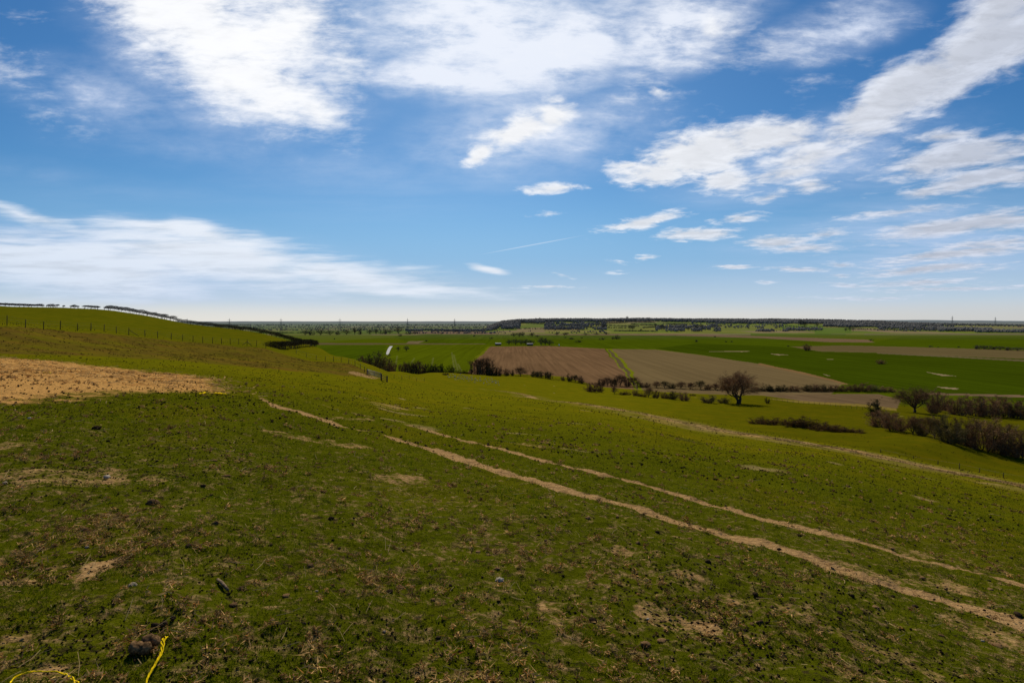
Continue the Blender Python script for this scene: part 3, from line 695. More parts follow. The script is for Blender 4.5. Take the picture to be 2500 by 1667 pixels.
STORE = {}
for nm, kind, seed, n, mats, wd_ in (
    ('oak', 'oak', 3, 19000, (M_BARK, M_TWIG), .0040), ('wide', 'wide', 8, 15000, (M_BARK, M_TWIG), .0042),
    ('tree', 'tree', 5, 10000, (M_BARK, M_TWIG), .0055), ('tree2', 'tree', 15, 10000, (M_BARK, M_TWIGO), .0055),
    ('dome', 'dome', 21, 13000, (M_BARK, M_TWIG), .0055), ('dome2', 'dome', 22, 13000, (M_BARK, M_TWIGO), .0060), ('dome3', 'dome', 27, 10000, (M_BARK, M_TWIGG), .0085),
    ('domep', 'dome', 29, 12000, (M_BARK, M_TWIGP), .0060),
    ('thick', 'thicket', 31, 11000, (M_BARK, M_TWIG), .0055), ('thick2', 'thicket', 33, 11000, (M_BARK, M_TWIGO), .0055),
    ('low', 'low', 41, 9000, (M_BARK, M_GORSE), .0085),
    ('ftree', 'tree', 51, 1500, (M_FARB, M_FART), .018), ('ftree2', 'tree', 52, 1500, (M_FARB, M_FART2), .018),
    ('fdome', 'dome', 53, 1300, (M_FARB, M_FART), .020), ('dtree', 'tree', 55, 800, (M_FARB, M_FART3), .03)):
    STORE[nm] = woody(kind, seed, n, mats, 'tree' if kind in ('oak', 'wide', 'tree') else 'bush', wd_)
USED = set()
def plant(proto, loc, h, w, name, label, cat, group=None, rz=None):
    r = STORE[proto]
    if proto in USED: r = copy_tree(r)
    USED.add(proto)
    r.name = name; r.location = loc; r.scale = (w, w, h); r.rotation_euler = (0, 0, random.uniform(0, 6.28) if rz is None else rz)
    for k in ('group', 'label', 'category'):
        if k in r: del r[k]
    return tag(r, label, cat, group)
def spot(px, top, base, w, d=None):
    """ground point plus real height and width of a plant seen on a bearing"""
    p = ray(px, base) if d is None else at_d(px, d)
    return p, (p.y * (base - top) / F if d is None else (-(top - HY) / F * p.y - p.z)), w * p.y / F
ORD = ['first', 'second', 'third', 'fourth', 'fifth', 'sixth', 'seventh', 'eighth', 'ninth', 'tenth', 'eleventh', 'twelfth', 'thirteenth', 'fourteenth', 'fifteenth', 'sixteenth', 'seventeenth', 'eighteenth', 'nineteenth', 'twentieth', 'twenty-first', 'twenty-second', 'twenty-third', 'twenty-fourth', 'twenty-fifth', 'twenty-sixth']
LOOK = {'tree': 'round-headed leafless', 'tree2': 'round-headed olive-brown', 'dome': 'brown leafless', 'dome2': 'olive-tinged', 'dome3': 'dark evergreen', 'domep': 'pale budding', 'thick': 'upright many-stemmed', 'thick2': 'upright olive-brown', 'low': 'low rusty-brown'}
def row(items, where, group, d=None, extra=0., cat='bush'):
    for i, it in enumerate(items):
        px, top, base, w, pr = it[:5]; dd = it[5] if len(it) > 5 else d
        p, h, ww = spot(px, top, base, w, dd)
        p.z -= .12
        plant(pr, p, h + .1, ww * 1.28, 'tree' if pr.startswith('tree') else 'bush', f"{LOOK[pr]} {'tree' if pr.startswith('tree') else 'bush'}, {ORD[i]} from the left {where}", 'tree' if pr.startswith('tree') else cat, group)

row([(884, 868, 886, 22, 'dome', 186), (902, 865, 890, 30, 'dome2', 190), (924, 858, 890, 46, 'dome2', 198), (945, 873, 896, 30, 'dome', 206), (958, 884, 905, 24, 'dome', 216)],
    'on the steep edge beside the wooden gate', 'bushes on the slope edge by the gate')
row([(986, 884, 909, 22, 'thick', 330), (1003, 883, 909, 24, 'thick2', 332), (1018, 881, 909, 24, 'thick', 335), (1034, 887, 909, 22, 'dome', 332), (1048, 888, 909, 24, 'dome3', 330), (1062, 889, 909, 20, 'dome2', 332), (1077, 887, 909, 20, 'dome3', 334), (1099, 892, 909, 22, 'dome3', 334), (1122, 902, 910, 22, 'low', 336), (1140, 903, 910, 20, 'low', 336)],
    'in the belt below the tramlined green field', 'bushes below the tramlined field')
row([(1164, 875, 908, 34, 'thick', 345), (1187, 872, 908, 36, 'thick', 347), (1200, 889, 909, 26, 'dome3', 345), (1216, 895, 911, 26, 'dome', 348), (1237, 900, 914, 16, 'dome', 352), (1251, 902, 914, 9, 'dome2', 352), (1271, 895, 917, 28, 'tree', 352), (1304, 905, 923, 18, 'thick2', 352), (1318, 905, 924, 20, 'thick2', 352), (1339, 906, 927, 20, 'thick2', 350), (1374, 918, 929, 11, 'dome', 350), (1390, 912, 932, 14, 'dome2', 348), (1405, 915, 934, 16, 'tree2', 348), (1418, 917, 935, 15, 'dome', 346)],
    'along the hedge below the brown ploughed field', 'hedge below the ploughed field')
row([(1468, 923, 944, 26, 'dome', 342), (1483, 920, 943, 22, 'tree', 343), (1499, 923, 944, 16, 'thick2', 343), (1514, 914, 945, 32, 'tree', 343), (1531, 921, 946, 18, 'dome', 343), (1548, 918, 947, 26, 'tree', 342), (1563, 933, 948, 16, 'thick', 340), (1579, 933, 949, 19, 'dome', 340), (1602, 930, 952, 20, 'tree', 338), (1622, 930, 953, 24, 'tree2', 338), (1642, 934, 953, 20, 'dome2', 337), (1662, 931, 954, 24, 'tree', 336), (1685, 933, 955, 24, 'tree', 335), (1711, 929, 956, 26, 'tree2', 334), (1729, 937, 957, 18, 'dome', 334), (1746, 935, 958, 28, 'tree', 333), (1770, 940, 959, 22, 'dome', 332)],
    'along the hedge below the pale stubble', 'hedge below the stubble field')
row([(1446, 934, 957, 34, 'dome'), (1464, 938, 957, 20, 'dome'), (1500, 943, 962, 16, 'tree'), (1526, 955, 964, 26, 'low'), (1551, 952, 966, 18, 'dome'), (1567, 959, 968, 22, 'low'), (1583, 945, 970, 24, 'tree'), (1602, 952, 972, 18, 'dome'), (1622, 957, 973, 20, 'dome'), (1643, 954, 975, 30, 'dome2'), (1669, 957, 978, 28, 'dome'), (1691, 961, 966, 14, 'low'), (1731, 964, 983, 34, 'dome2'), (1769, 970, 984, 26, 'dome2')],
    'in the loose line left of the lone oak', 'scattered bushes left of the oak')
row([(1854, 945, 962, 14, 'thick2'), (1873, 938, 962, 24, 'dome3'), (1893, 940, 963, 26, 'dome2'), (1912, 939, 963, 26, 'dome2'), (1938, 941, 963, 32, 'dome'), (1971, 938, 962, 26, 'dome2'), (1990, 937, 962, 28, 'dome'), (2010, 938, 962, 26, 'dome2'), (2034, 939, 961, 28, 'dome'), (2058, 940, 961, 28, 'dome'), (2082, 938, 961, 26, 'dome'), (2107, 935, 961, 38, 'dome'), (2138, 939, 962, 28, 'domep'), (2166, 944, 964, 36, 'dome')],
    'in the hedge right of the lone oak', 'hedge right of the oak', d=326)
row([(2283, 952, 1003, 46, 'dome', 238), (2279, 988, 1010, 26, 'dome', 222), (2312, 968, 995, 32, 'dome', 246), (2345, 968, 1014, 50, 'dome'), (2380, 966, 1015, 56, 'dome'), (2415, 967, 1016, 60, 'dome'), (2452, 969, 1018, 56, 'dome'), (2488, 976, 1021, 54, 'dome')],
    'in the brown thicket behind the spreading tree', 'thicket beyond the spreading tree')
row([(2138, 974, 1002, 36, 'dome3', 182), (2150, 1000, 1042, 58, 'dome'), (2184, 1006, 1052, 52, 'dome'), (2228, 1014, 1060, 48, 'tree'), (2252, 1020, 1064, 38, 'dome2'), (2282, 1015, 1070, 54, 'tree'), (2312, 1013, 1080, 62, 'dome2'), (2348, 1018, 1086, 60, 'dome'), (2400, 1020, 1099, 92, 'dome'), (2444, 1030, 1108, 78, 'dome'), (2484, 1046, 1116, 66, 'dome')],
    'in the big bare thicket on the right slope', 'big thicket on the right slope')
row([(1853, 1017, 1034, 46, 'low'), (1895, 1020, 1037, 54, 'low'), (1938, 1021, 1040, 50, 'low'), (1968, 1017, 1042, 60, 'low'), (2008, 1031, 1049, 66, 'low'), (2046, 1038, 1052, 50, 'low'), (2086, 1045, 1055, 40, 'low')],
    'in the bramble bank above the pale path', 'brambles above the path')
p, h, w_ = spot(1803, 908, 986, 104); plant('oak', p, h, w_, 'oak_tree', 'lone bare oak with a forked trunk and broad domed crown below the stubble field', 'tree', rz=.3)
p, h, w_ = spot(2233, 944, 1007, 96); plant('wide', p, h, w_, 'oak_tree', 'spreading bare tree with low drooping limbs beside the brown corner field', 'tree', rz=.9)
p, h, w_ = spot(1873, 970, 985, 14); plant('dome2', p, h, w_, 'bush', 'small lone bush just right of the big bare oak', 'bush')
p, h, w_ = spot(1088, 910, 915.5, 18, None); plant('low', p, h, w_, 'bush', 'low dark bramble patch beside the pale stones near the hedge', 'bush')

# out on the plain
def fars(items, proto, label, group, cat='tree'):
    for i, (px, top, base, w) in enumerate(items):
        d = 40. * F / (base - HY); p = at_d(px, d)
        plant(proto[i % len(proto)], p, d * (base - top) / F + .3, w * d / F * 1.4, cat if cat != 'tree' else 'tree', label, cat, group)
fars([(1243, 829, 842, 14), (1259, 827, 842, 18), (1272, 829, 842, 14), (1284, 828, 842, 18), (1297, 830, 842, 14)], ['ftree', 'ftree2'], 'dark bare tree in the clump between the two field barns', 'trees between the barns')
fars([(1321, 824, 843.5, 15), (1331, 825, 843.5, 13), (1341, 829, 843.5, 16)], ['ftree'], 'tall bare tree in the trio right of the barns', 'trees right of the barns')
p = at_d(972, 765); plant('ftree2', p, 7, 6.5, 'tree', 'smaller of two brown trees near the pale lane', 'tree')
p = at_d(992, 765); plant('ftree', p, 8, 9, 'tree', 'larger of two brown trees near the pale lane', 'tree')
fars([(745, 806, 818, 16), (760, 803, 818, 14), (783, 804, 818, 20), (806, 806, 818, 18), (825, 806, 817, 16), (846, 804, 817, 18), (866, 799, 816.5, 14), (880, 800, 816.5, 13), (903, 804, 816, 14), (918, 803, 815.5, 14), (938, 800, 815.5, 18), (952, 804, 815, 12), (973, 798, 815, 17), (998, 810, 816, 14), (1013, 809, 816, 12)], ['ftree', 'fdome', 'ftree2'], 'bare tree in the line along the far drain', 'trees along the far drain')
fars([(977, 815, 820.5, 9), (1077, 812, 815, 6), (1158, 817, 822, 5), (1200, 823, 827, 9), (1395, 823, 828.5, 12), (1412, 830, 836, 15), (1420, 823, 826, 7), (1470, 824, 829.5, 13), (1497, 822, 828, 9), (1507, 817, 828, 14), (1700, 829, 834.5, 8), (1745, 820, 823, 8), (1772, 832, 835, 6), (1786, 832, 835, 6), (1924, 843, 846, 6), (817, 825, 828.5, 5), (1380, 822, 825, 6), (2127, 827, 832, 8), (2272, 843, 847, 8), (2340, 845, 848, 6), (2290, 846, 848, 4), (1040, 830, 833, 10)], ['fdome'], 'small dark bush standing alone out in the green fields', 'lone bushes in the green fields', 'bush')
p = at_d(1970, 40 * F / 71); plant('dome', p, 9.5, 13, 'bush', 'brown thorny bush at the tip of the pale right-hand field', 'bush')
p = at_d(2150, 40 * F / 103.5); plant('dome', p, 4., 10., 'bush', 'low spreading bush alone in the wide dark green crop', 'bush')
fars([(2384, 842, 852, 18), (2402, 843, 852, 20), (2420, 844, 853, 22), (2441, 845, 854, 20), (2460, 847, 855, 22), (2484, 848, 856, 26)], ['fdome', 'ftree'], 'dark bush in the short hedge at the right edge of the plain', 'short hedge on the right plain', 'bush')
fars([(1255, 812, 822, 12), (1268, 811, 822, 13), (1277, 810, 822, 8), (1299, 812, 822, 12), (1312, 818, 823, 9), (1360, 811, 819, 10), (1378, 812, 819, 12), (1384, 811, 818, 9), (1430, 814, 818, 18), (1455, 813, 817.5, 12), (1480, 812, 817, 14)], ['ftree'], 'bare tree in the broken line before the far ridge', 'trees before the far ridge')

# trees that can be told apart on the far ridge and along its foot
def ridge_tree(px, d, h, w, label, group):
    p = at_d(px, d); p.z -= .3
    plant('dtree', p, h, w, 'tree', label, 'tree', group)
for px, d, h in ((1531, 2850, 22), (1318, 2900, 18), (1308, 2900, 16), (1348, 2880, 15), (1500, 2870, 13), (1585, 2890, 16), (1604, 2900, 15), (1640, 2890, 13), (1700, 2880, 13), (1745, 2880, 14)):
    ridge_tree(px, d, h, h * .85, 'tall tree breaking the skyline of the far ridge', 'skyline trees on the far ridge')
for px, d, h in ((1616, 2050, 24), (1545, 2060, 22), (1538, 2120, 18), (1473, 2150, 20), (1477, 2200, 17), (1565, 1950, 12), (1600, 2260, 16), (1680, 2020, 15), (1700, 2060, 18), (1712, 2120, 20), (1425, 2500, 14), (1648, 2300, 15)):
    ridge_tree(px, d, h, h * .9, 'dark tree among the small fields on the far hillside', 'trees among the far hillside fields')
for px, d, h in ((1955, 2300, 34), (1965, 2250, 30), (1995, 2250, 22), (2065, 1980, 16), (2075, 2000, 18), (2083, 2020, 15), (2285, 2350, 15)):
    ridge_tree(px, d, h, h * .75, 'tree beside the bright pasture on the far hillside', 'trees by the bright far pasture')

# woods, copses and hedges of the distance that read as one mass
def lumps(pts, hs, ws, seed):
    rng = np.random.default_rng(seed); n = len(pts)
    ico = np.array([(0, 0, 1.), (.89, 0, .45), (.28, .85, .45), (-.72, .53, .45), (-.72, -.53, .45), (.28, -.85, .45), (.72, .53, -.3), (-.28, .85, -.3), (-.89, 0, -.3), (-.28, -.85, -.3), (.72, -.53, -.3)])
    fi = np.array([(0, 1, 2), (0, 2, 3), (0, 3, 4), (0, 4, 5), (0, 5, 1), (1, 6, 2), (2, 7, 3), (3, 8, 4), (4, 9, 5), (5, 10, 1), (6, 7, 2), (7, 8, 3), (8, 9, 4), (9, 10, 5), (10, 6, 1)])
    V = np.empty((n, 11, 3)); jit = rng.uniform(.65, 1.3, (n, 11, 1))
    V[:] = ico[None] * (.85 + .3 * (jit - .65)); V[..., :2] *= ws[:, None, None] / 2; V[..., 2] = (V[..., 2] * .62 + .42) * hs[:, None]
    V += pts[:, None]
    return V.reshape(-1, 3), (fi[None] + 11 * np.arange(n)[:, None, None]).reshape(-1, 3)
def belt(px0, px1, d0, d1, n, hmin, hmax, rng, clump=1.0):
    n = int(n * 2.2); px = rng.uniform(px0, px1, n); d = rng.uniform(d0, d1, n)
    keep = vnoise(px * .05, d * .01, 121) + .5 + rng.normal(size=n) * .14 < clump; px, d = px[keep], d[keep]
    u = (px - CX) / F; X = u * d; z = H(X, d); h = rng.uniform(hmin * .55, hmax * .9, len(px))
    return np.stack([X, d, z], 1), h, h * rng.uniform(.6, 1.1, len(px))
rg = np.random.default_rng(5)
def mass(name, belts, seed, haze_d):
    P_, h_, w_ = [np.concatenate(q) for q in zip(*[belt(*b, rg, c) for *b, c in belts])]
    V, Fa = lumps(P_, h_, w_, seed)
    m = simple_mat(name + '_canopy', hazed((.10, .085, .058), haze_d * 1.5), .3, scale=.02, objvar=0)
    tag(link_mesh(name, V, Fa, m, smooth=True), kind='stuff')
mass('ridge_woods', [(1190, 1330, 2500, 3000, 900, 9, 15, .9), (1195, 1270, 2150, 2600, 360, 8, 14, .7), (1330, 1480, 2050, 2500, 520, 8, 13, .62), (1330, 1940, 2600, 3150, 3200, 8, 15, .85), (1690, 1970, 2480, 2900, 1100, 8, 15, .8), (1690, 1960, 2150, 2480, 260, 6, 10, .5), (1600, 1760, 1950, 2300, 420, 6, 12, .6), (2010, 2160, 2300, 2600, 600, 7, 13, .85), (2150, 2300, 2200, 2900, 700, 7, 12, .8), (1940, 2160, 2500, 3200, 1300, 9, 15, .95), (1920, 2010, 2020, 2150, 130, 6, 11, .7), (1845, 1925, 1960, 2050, 110, 6, 10, .6)], 61, 2700)
mass('plain_woods', [(990, 1200, 2150, 2600, 480, 6, 13, .62), (1000, 1480, 1820, 1980, 170, 4, 8, .5), (560, 1000, 2500, 3000, 260, 5, 9, .45), (480, 1200, 3300, 4200, 520, 6, 11, .5), (480, 1200, 5000, 7000, 700, 8, 14, .6), (2140, 2330, 2000, 2700, 420, 6, 11, .6), (2290, 2420, 2050, 2250, 420, 9, 15, .9), (2380, 2500, 1950, 2150, 300, 7, 12, .85), (2100, 2560, 2700, 4200, 900, 7, 12, .6), (2270, 2310, 2150, 2250, 60, 12, 16, 1.)], 62, 2600)
# hedge lines between the small fields on the ridge and the plain
LINES = [((1352, 2480), (1480, 2420)), ((1365, 2650), (1500, 2600)), ((1400, 2230), (1545, 2180)), ((1500, 2640), (1600, 2500)), ((1545, 2420), (1612, 2330)), ((1430, 2350), (1560, 2290)), ((1620, 2450), (1700, 2380)), ((1570, 2200), (1625, 2270)), ((1600, 2620), (1720, 2560)), ((1500, 2000), (1600, 1960)), ((1700, 2200), (1760, 2300)), ((1480, 2450), (1530, 2550)), ((560, 1900), (760, 2000)), ((1180, 2200), (1390, 2080)), ((1240, 2500), (1330, 2450)), ((1900, 2300), (2100, 2250)), ((2080, 2120), (2290, 2080))]
pp, hh, ww = [], [], []
for (a, da), (b2, db) in LINES:
    n = 70; s = np.linspace(0, 1, n); px = a + (b2 - a) * s + rg.normal(size=n) * 1.5; d = da + (db - da) * s + rg.normal(size=n) * 6
    X = (px - CX) / F * d; pp.append(np.stack([X, d, H(X, d)], 1)); h = rg.uniform(2.5, 5, n); hh.append(h); ww.append(h * rg.uniform(1.2, 2.2, n))
V, Fa = lumps(np.concatenate(pp), np.concatenate(hh), np.concatenate(ww), 63)
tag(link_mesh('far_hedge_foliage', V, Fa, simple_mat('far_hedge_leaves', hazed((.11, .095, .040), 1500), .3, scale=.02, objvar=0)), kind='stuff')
# ------------------------------------------------------------------ clipped hedges on the left-hand hill
M_WOOD = simple_mat('weathered_post', (.075, .055, .038), .4, scale=8)
M_PALE = simple_mat('grey_rail', (.36, .33, .28), .25, scale=8)
M_WIRE = simple_mat('fence_wire', (.16, .15, .14), .1)
M_HEDGE = simple_mat('hedge_twigs', (.062, .042, .026), .4, scale=.8, c2=(.060, .050, .018))
def hedge(pts, h0, h1, width, ntr, name, label, group, lean=0., n_per_m=460, seed=1, taper=True):
    """clipped hedge: canopy from h0 to h1 above ground along a ground line, bare trunks below"""
    rng = np.random.default_rng(seed); P_ = np.array([tuple(p) for p in pts])
    seg = np.hypot(*np.diff(P_[:, :2], axis=0).T); L = np.concatenate([[0], np.cumsum(seg)]); tot = L[-1]
    def onl(s): x = np.interp(s, L, P_[:, 0]); y = np.interp(s, L, P_[:, 1]); return x, y, H(x, y)
    bx, by, bz = onl(np.array([tot * .5])); root = empty(name, (bx[0], by[0], bz[0])); O = np.array([bx[0], by[0], bz[0]])
    n = int(tot * n_per_m); s = rng.uniform(0, tot, n); x, y, z = onl(s)
    lump = .85 + .4 * (vnoise(s * .35, s * 0, seed) + .5)
    e = np.minimum(s, tot - s); sq = np.clip(.45 + e / 2.5, 0, 1) if taper else 1.
    lo = h0 + .25 * vnoise(s * .6, s * 0 + 5, seed) * (h0 > .1); hi = h1 * (1 + .2 * vnoise(s * .5, s * 0 + 9, seed))
    v = rng.uniform(0, 1, n); zz = lo + (hi - lo) * v * sq
    a = rng.normal(size=n) * width * .32 * lump; b_ = rng.normal(size=n) * width * .32 * lump
    C = np.stack([x + a + lean * zz, y + b_, z + zz], 1) - O
    D = rng.normal(size=(n, 3)) + np.array([lean * 1.5, 0, .5])
    V, Fa = slivers(C, D, rng.uniform(.15, .55, n), rng.uniform(.04, .10, n), rng)
    link_mesh('crown', V, Fa, M_HEDGE, root)
    for i in range(ntr):
        st = tot * (i + .5 + rng.uniform(-.3, .3)) / ntr; x, y, z = [float(q[0]) for q in onl(np.array([st]))]
        mb = MB(); k = rng.uniform(.06, .11); top = h0 + (h1 - h0) * .5
        for q in range(rng.integers(1, 4)):
            l = lean + rng.normal() * .22; l2 = rng.normal() * .2
            mb.tube([np.array([x, y, z - .1]) - O, np.array([x + l * .5 * top + rng.normal() * .08, y + l2 * .5 * top, z + top * .5]) - O, np.array([x + l * top, y + l2 * top, z + top]) - O], [k, k * .8, k * .5], 5)
        mb.build('trunk', M_BARK, root)
    return tag(root, label, 'hedge', group)
def line_d(ps): return [at_d(px, d) for px, d in ps]
G = 'windswept hedge along the hill crest'
hedge(line_d([(-60, 372), (0, 368), (50, 366), (105, 364)]), .8, 2.0, 1.2, 16, 'hedge', 'longest flat-topped hedge at the left end of the hill crest', G, .25, seed=1)
hedge(line_d([(112, 363), (132, 363)]), .9, 2.1, 1.1, 5, 'hedge', 'short flat-topped hedge clump second from the left on the crest', G, .3, seed=2)
hedge(line_d([(134, 363), (141, 363)]), 1.3, 2.0, .8, 2, 'hedge', 'tiny wind-bent hedge remnant beside the second crest clump', G, .5, seed=3)
hedge(line_d([(152, 362), (156, 362)]), .9, 1.9, .7, 2, 'hedge', 'single stunted thorn standing alone in a crest gap', G, .3, seed=4)
hedge(line_d([(170, 361), (185, 361)]), .9, 2.1, 1.1, 3, 'hedge', 'small hedge clump with sloping top mid-way along the crest', G, .45, seed=5)
hedge(line_d([(189, 361), (194, 361)]), 1.1, 1.9, .7, 2, 'hedge', 'thin bent thorn just right of the sloping crest clump', G, -.3, seed=6)
hedge(line_d([(200, 360), (240, 358)]), 1.2, 2.2, 1.1, 9, 'hedge', 'flat umbrella-like hedge on leaning trunks left of the largest gap', G, .35, seed=7)
hedge(line_d([(253, 357), (300, 354), (340, 352), (375, 350), (408, 348)]), 1.15, 2.95, 1.3, 34, 'hedge', 'long hedge on slanting bare trunks running down the crest shoulder', G, .45, 520, seed=8)
hedge(line_d([(411, 347), (420, 346), (430, 346)]), 1.1, 3.0, 1.4, 4, 'hedge', 'small tree-like hedge clump ending the crest row at its foot', G, .35, seed=9)
hedge(line_d([(432, 346), (470, 340), (520, 330), (570, 318), (620, 305), (670, 292), (710, 275), (745, 255), (772, 236)]), .7, 2.3, 1.7, 60, 'hedge', 'long dark clipped hedge sweeping down the hill to the sharp corner', None, 0., 260, seed=10)
hedge(line_d([(773, 231), (750, 212), (725, 195), (700, 178), (684, 168)]), 1.0, 2.4, 1.6, 26, 'hedge', 'clipped hedge on visible trunks doubling back from the sharp corner', None, 0., 300, seed=11)
hedge(line_d([(686, 166), (668, 160), (652, 158)]), .05, 2.0, 2.6, 6, 'hedge', 'bushy rounded hedge end beside the last posts of the fence', None, 0., 420, seed=12)
# dark low hedge bottoms in the valley
hedge(line_d([(975, 330), (1060, 326), (1150, 336), (1206, 342)]), .0, 1.3, 1.4, 6, 'hedge', 'low dark hedge bottom under the belt of bushes by the green field', None, 0., 90, seed=13, taper=False)
hedge(line_d([(1206, 343), (1300, 347), (1380, 346), (1460, 340)]), .0, 1.5, 1.5, 6, 'hedge', 'low dark hedge along the foot of the brown ploughed field', None, 0., 90, seed=14, taper=False)
hedge(line_d([(1460, 340), (1560, 337), (1660, 332), (1780, 328)]), .0, 1.7, 1.6, 6, 'hedge', 'low dark hedge along the foot of the pale stubble field', None, 0., 90, seed=15, taper=False)
hedge(line_d([(1848, 325), (1950, 324), (2100, 322), (2185, 318)]), .0, 1.7, 1.8, 6, 'hedge', 'low dark hedge between the green crop and the brown corner field', None, 0., 100, seed=16, taper=False)

# ------------------------------------------------------------------ fences and gates
def post_mesh(h, w, mat, name='post', parent=None):
    mb = MB(); rr = random.uniform(-.03, .03)
    mb.tube([(0, 0, -.3), (rr * .5, 0, h * .5), (rr, rr, h)], [w, w * .95, w * .85], 6)
    return mb.build(name, mat, parent)
def fence(posts, h, w, label, name='post_fence', wires=2, extra=(), group=None):
    o = posts[len(posts) // 2]; root = empty(name, o); base = None
    for i, p in enumerate(posts):
        pm = post_mesh(h, w, M_WOOD, 'post', root) if base is None else base.copy()
        if base is None: base = pm
        else: COLL.objects.link(pm); pm.parent = root
        pm.location = p - o; pm.rotation_euler = (random.uniform(-.04, .04), random.uniform(-.04, .04), random.uniform(0, 6)); k = random.uniform(.92, 1.1); pm.scale = (k, k, random.uniform(.93, 1.06))
    for wz in [(.35 + .6 * i / max(wires - 1, 1)) * h for i in range(wires)]:
        mb = MB(); mb.tube([tuple(p - o + Vector((0, 0, wz))) for p in posts], [.007] * len(posts), 3); mb.build('wire', M_WIRE, root)
    for a, b_ in extra:
        mb = MB(); mb.tube([tuple(Vector(a) - o), tuple(Vector(b_) - o)], [w * .8, w * .8], 5); mb.build('brace', M_WOOD, root)
    return tag(root, label, 'fence', group)
FP = [(-28, 79.), (17, 82.), (62, 86.), (106, 91.), (147, 96.), (189, 101.), (222, 105.), (254, 108.), (284, 110.), (314, 112.), (354, 115.), (385, 117.5), (418, 119.5), (446, 121.), (471, 123.), (495, 125.), (519, 128.), (541, 130.5), (562, 132.), (583, 134.), (603, 135.5), (626, 137.5), (649, 139.5)]
posts = [at_d(a, d) for a, d in FP]
z1 = Vector((0, 0, 1.05)); sdir = lambda p, q: (q - p).normalized()
b9 = posts[9]; b20 = posts[20]
fence(posts, 1.42, .062, 'long line of wooden posts along the top of the rough bank below the green hill', wires=3, extra=[(b9 + z1, b9 + (posts[10] - b9) * .62), (b20 + z1 * .9, b20 + Vector((1.0, .6, -.1))), (b20 + z1 * .9, b20 + Vector((-1.0, -.5, .05)))])
fence([at_d(a, d) for a, d in ((723, 160), (748, 152), (772, 146), (794, 143), (814, 140), (833, 137), (851, 134), (867, 131), (880, 128), (890, 124), (896, 121))], 1.25, .06, 'short post fence dropping over the grassy knoll to the gate', wires=2)
fence([at_d(a, d) for a, d in ((962, 132), (981, 140), (999, 147), (1017, 155), (1036, 163))], 1.0, .045, 'few thin posts continuing downhill to the right of the gate', wires=2)
fence([at_d(a, d) for a, d in ((2150, 95.), (2230, 92.), (2290, 90.), (2342, 88.), (2391, 86.), (2449, 83.), (2520, 80.))], 1.55, .06, 'post fence half hidden behind the brow along the pale path at right', wires=2)
fence([at_d(a, d) for a, d in [(1884 + 13 * i, 246 - 2.0 * i) for i in range(18)]], 1.1, .05, 'faint thin fence in the meadow between the lone oak and the thicket', wires=1)
# metal field gate and the wooden gateway beside it
g0, g1 = at_d(897, 119), at_d(930, 116); root = empty('field_gate', g0); dv = g1 - g0
for k, zz in enumerate((.25, .48, .70, .92, 1.14)):
    mb = MB(); mb.tube([(0, 0, zz), tuple(dv + Vector((0, 0, zz)))], [.07, .07], 5); mb.build('rail', M_PALE, root)
for s in (.01, .5, .99):
    mb = MB(); mb.tube([tuple(dv * s + Vector((0, 0, .2))), tuple(dv * s + Vector((0, 0, 1.17)))], [.07, .07], 5); mb.build('upright', M_PALE, root)
tag(root, 'pale metal field gate standing closed across the worn gateway', 'gate')
w0, w1 = at_d(931, 113), at_d(945, 108); root = empty('rail_fence', w0); dv = w1 - w0
for s in (0., 1.):
    pm = MB(); pm.box(tuple(dv * s + Vector((0, 0, .55))), (.24, .24, 1.5), .3); pm.build('post', M_WOOD, root)
for zz in (.3, .65, 1.0):
    mb = MB(); mb.tube([(0, 0, zz), tuple(dv + Vector((0, 0, zz)))], [.055, .055], 5); mb.build('rail', M_WOOD, root)
tag(root, 'stout dark wooden rails between two thick posts beside the metal gate', 'fence')
tag(post_mesh(1.35, .09, M_WOOD, 'gate_post'), 'single dark wooden post at the hinge end of the metal gate', 'post'); bpy.data.objects['gate_post'].location = at_d(896, 119.5)

# ------------------------------------------------------------------ lane, barns, van
M_LANE = simple_mat('glare_pale_lane', (.50, .48, .45), .12, scale=.3, objvar=0)  # sun glare on the lane is put into this pale base colour
lane = []
for px, py, hw_ in ((945.0, 866, 1.2), (946.5, 862, 1.9), (948.5, 856, 2.1), (951.5, 850, 2.3), (955.5, 845, 2.4)):
    d = 40 * F / (py - HY); c = at_d(px, d); lane.append((c.x - hw_, d, c.z + .12)); lane.append((c.x + hw_, d, c.z + .12))
tag(link_mesh('lane', lane, [(2 * i, 2 * i + 1, 2 * i + 3, 2 * i + 2) for i in range(4)], M_LANE), kind='structure')
M_BOARD = simple_mat('dark_boarding', hazed((.035, .028, .022), 950), .3, scale=.6); M_TIN = simple_mat('tin_roof', (.25, .25, .24), .15, scale=.4)
M_GLASS = simple_mat('dark_glass', (.02, .025, .03), .1, rough=.2); M_VAN = simple_mat('white_paint', (.75, .75, .74), .05, rough=.5); M_TYRE = simple_mat('rubber', (.02, .02, .02), .1)
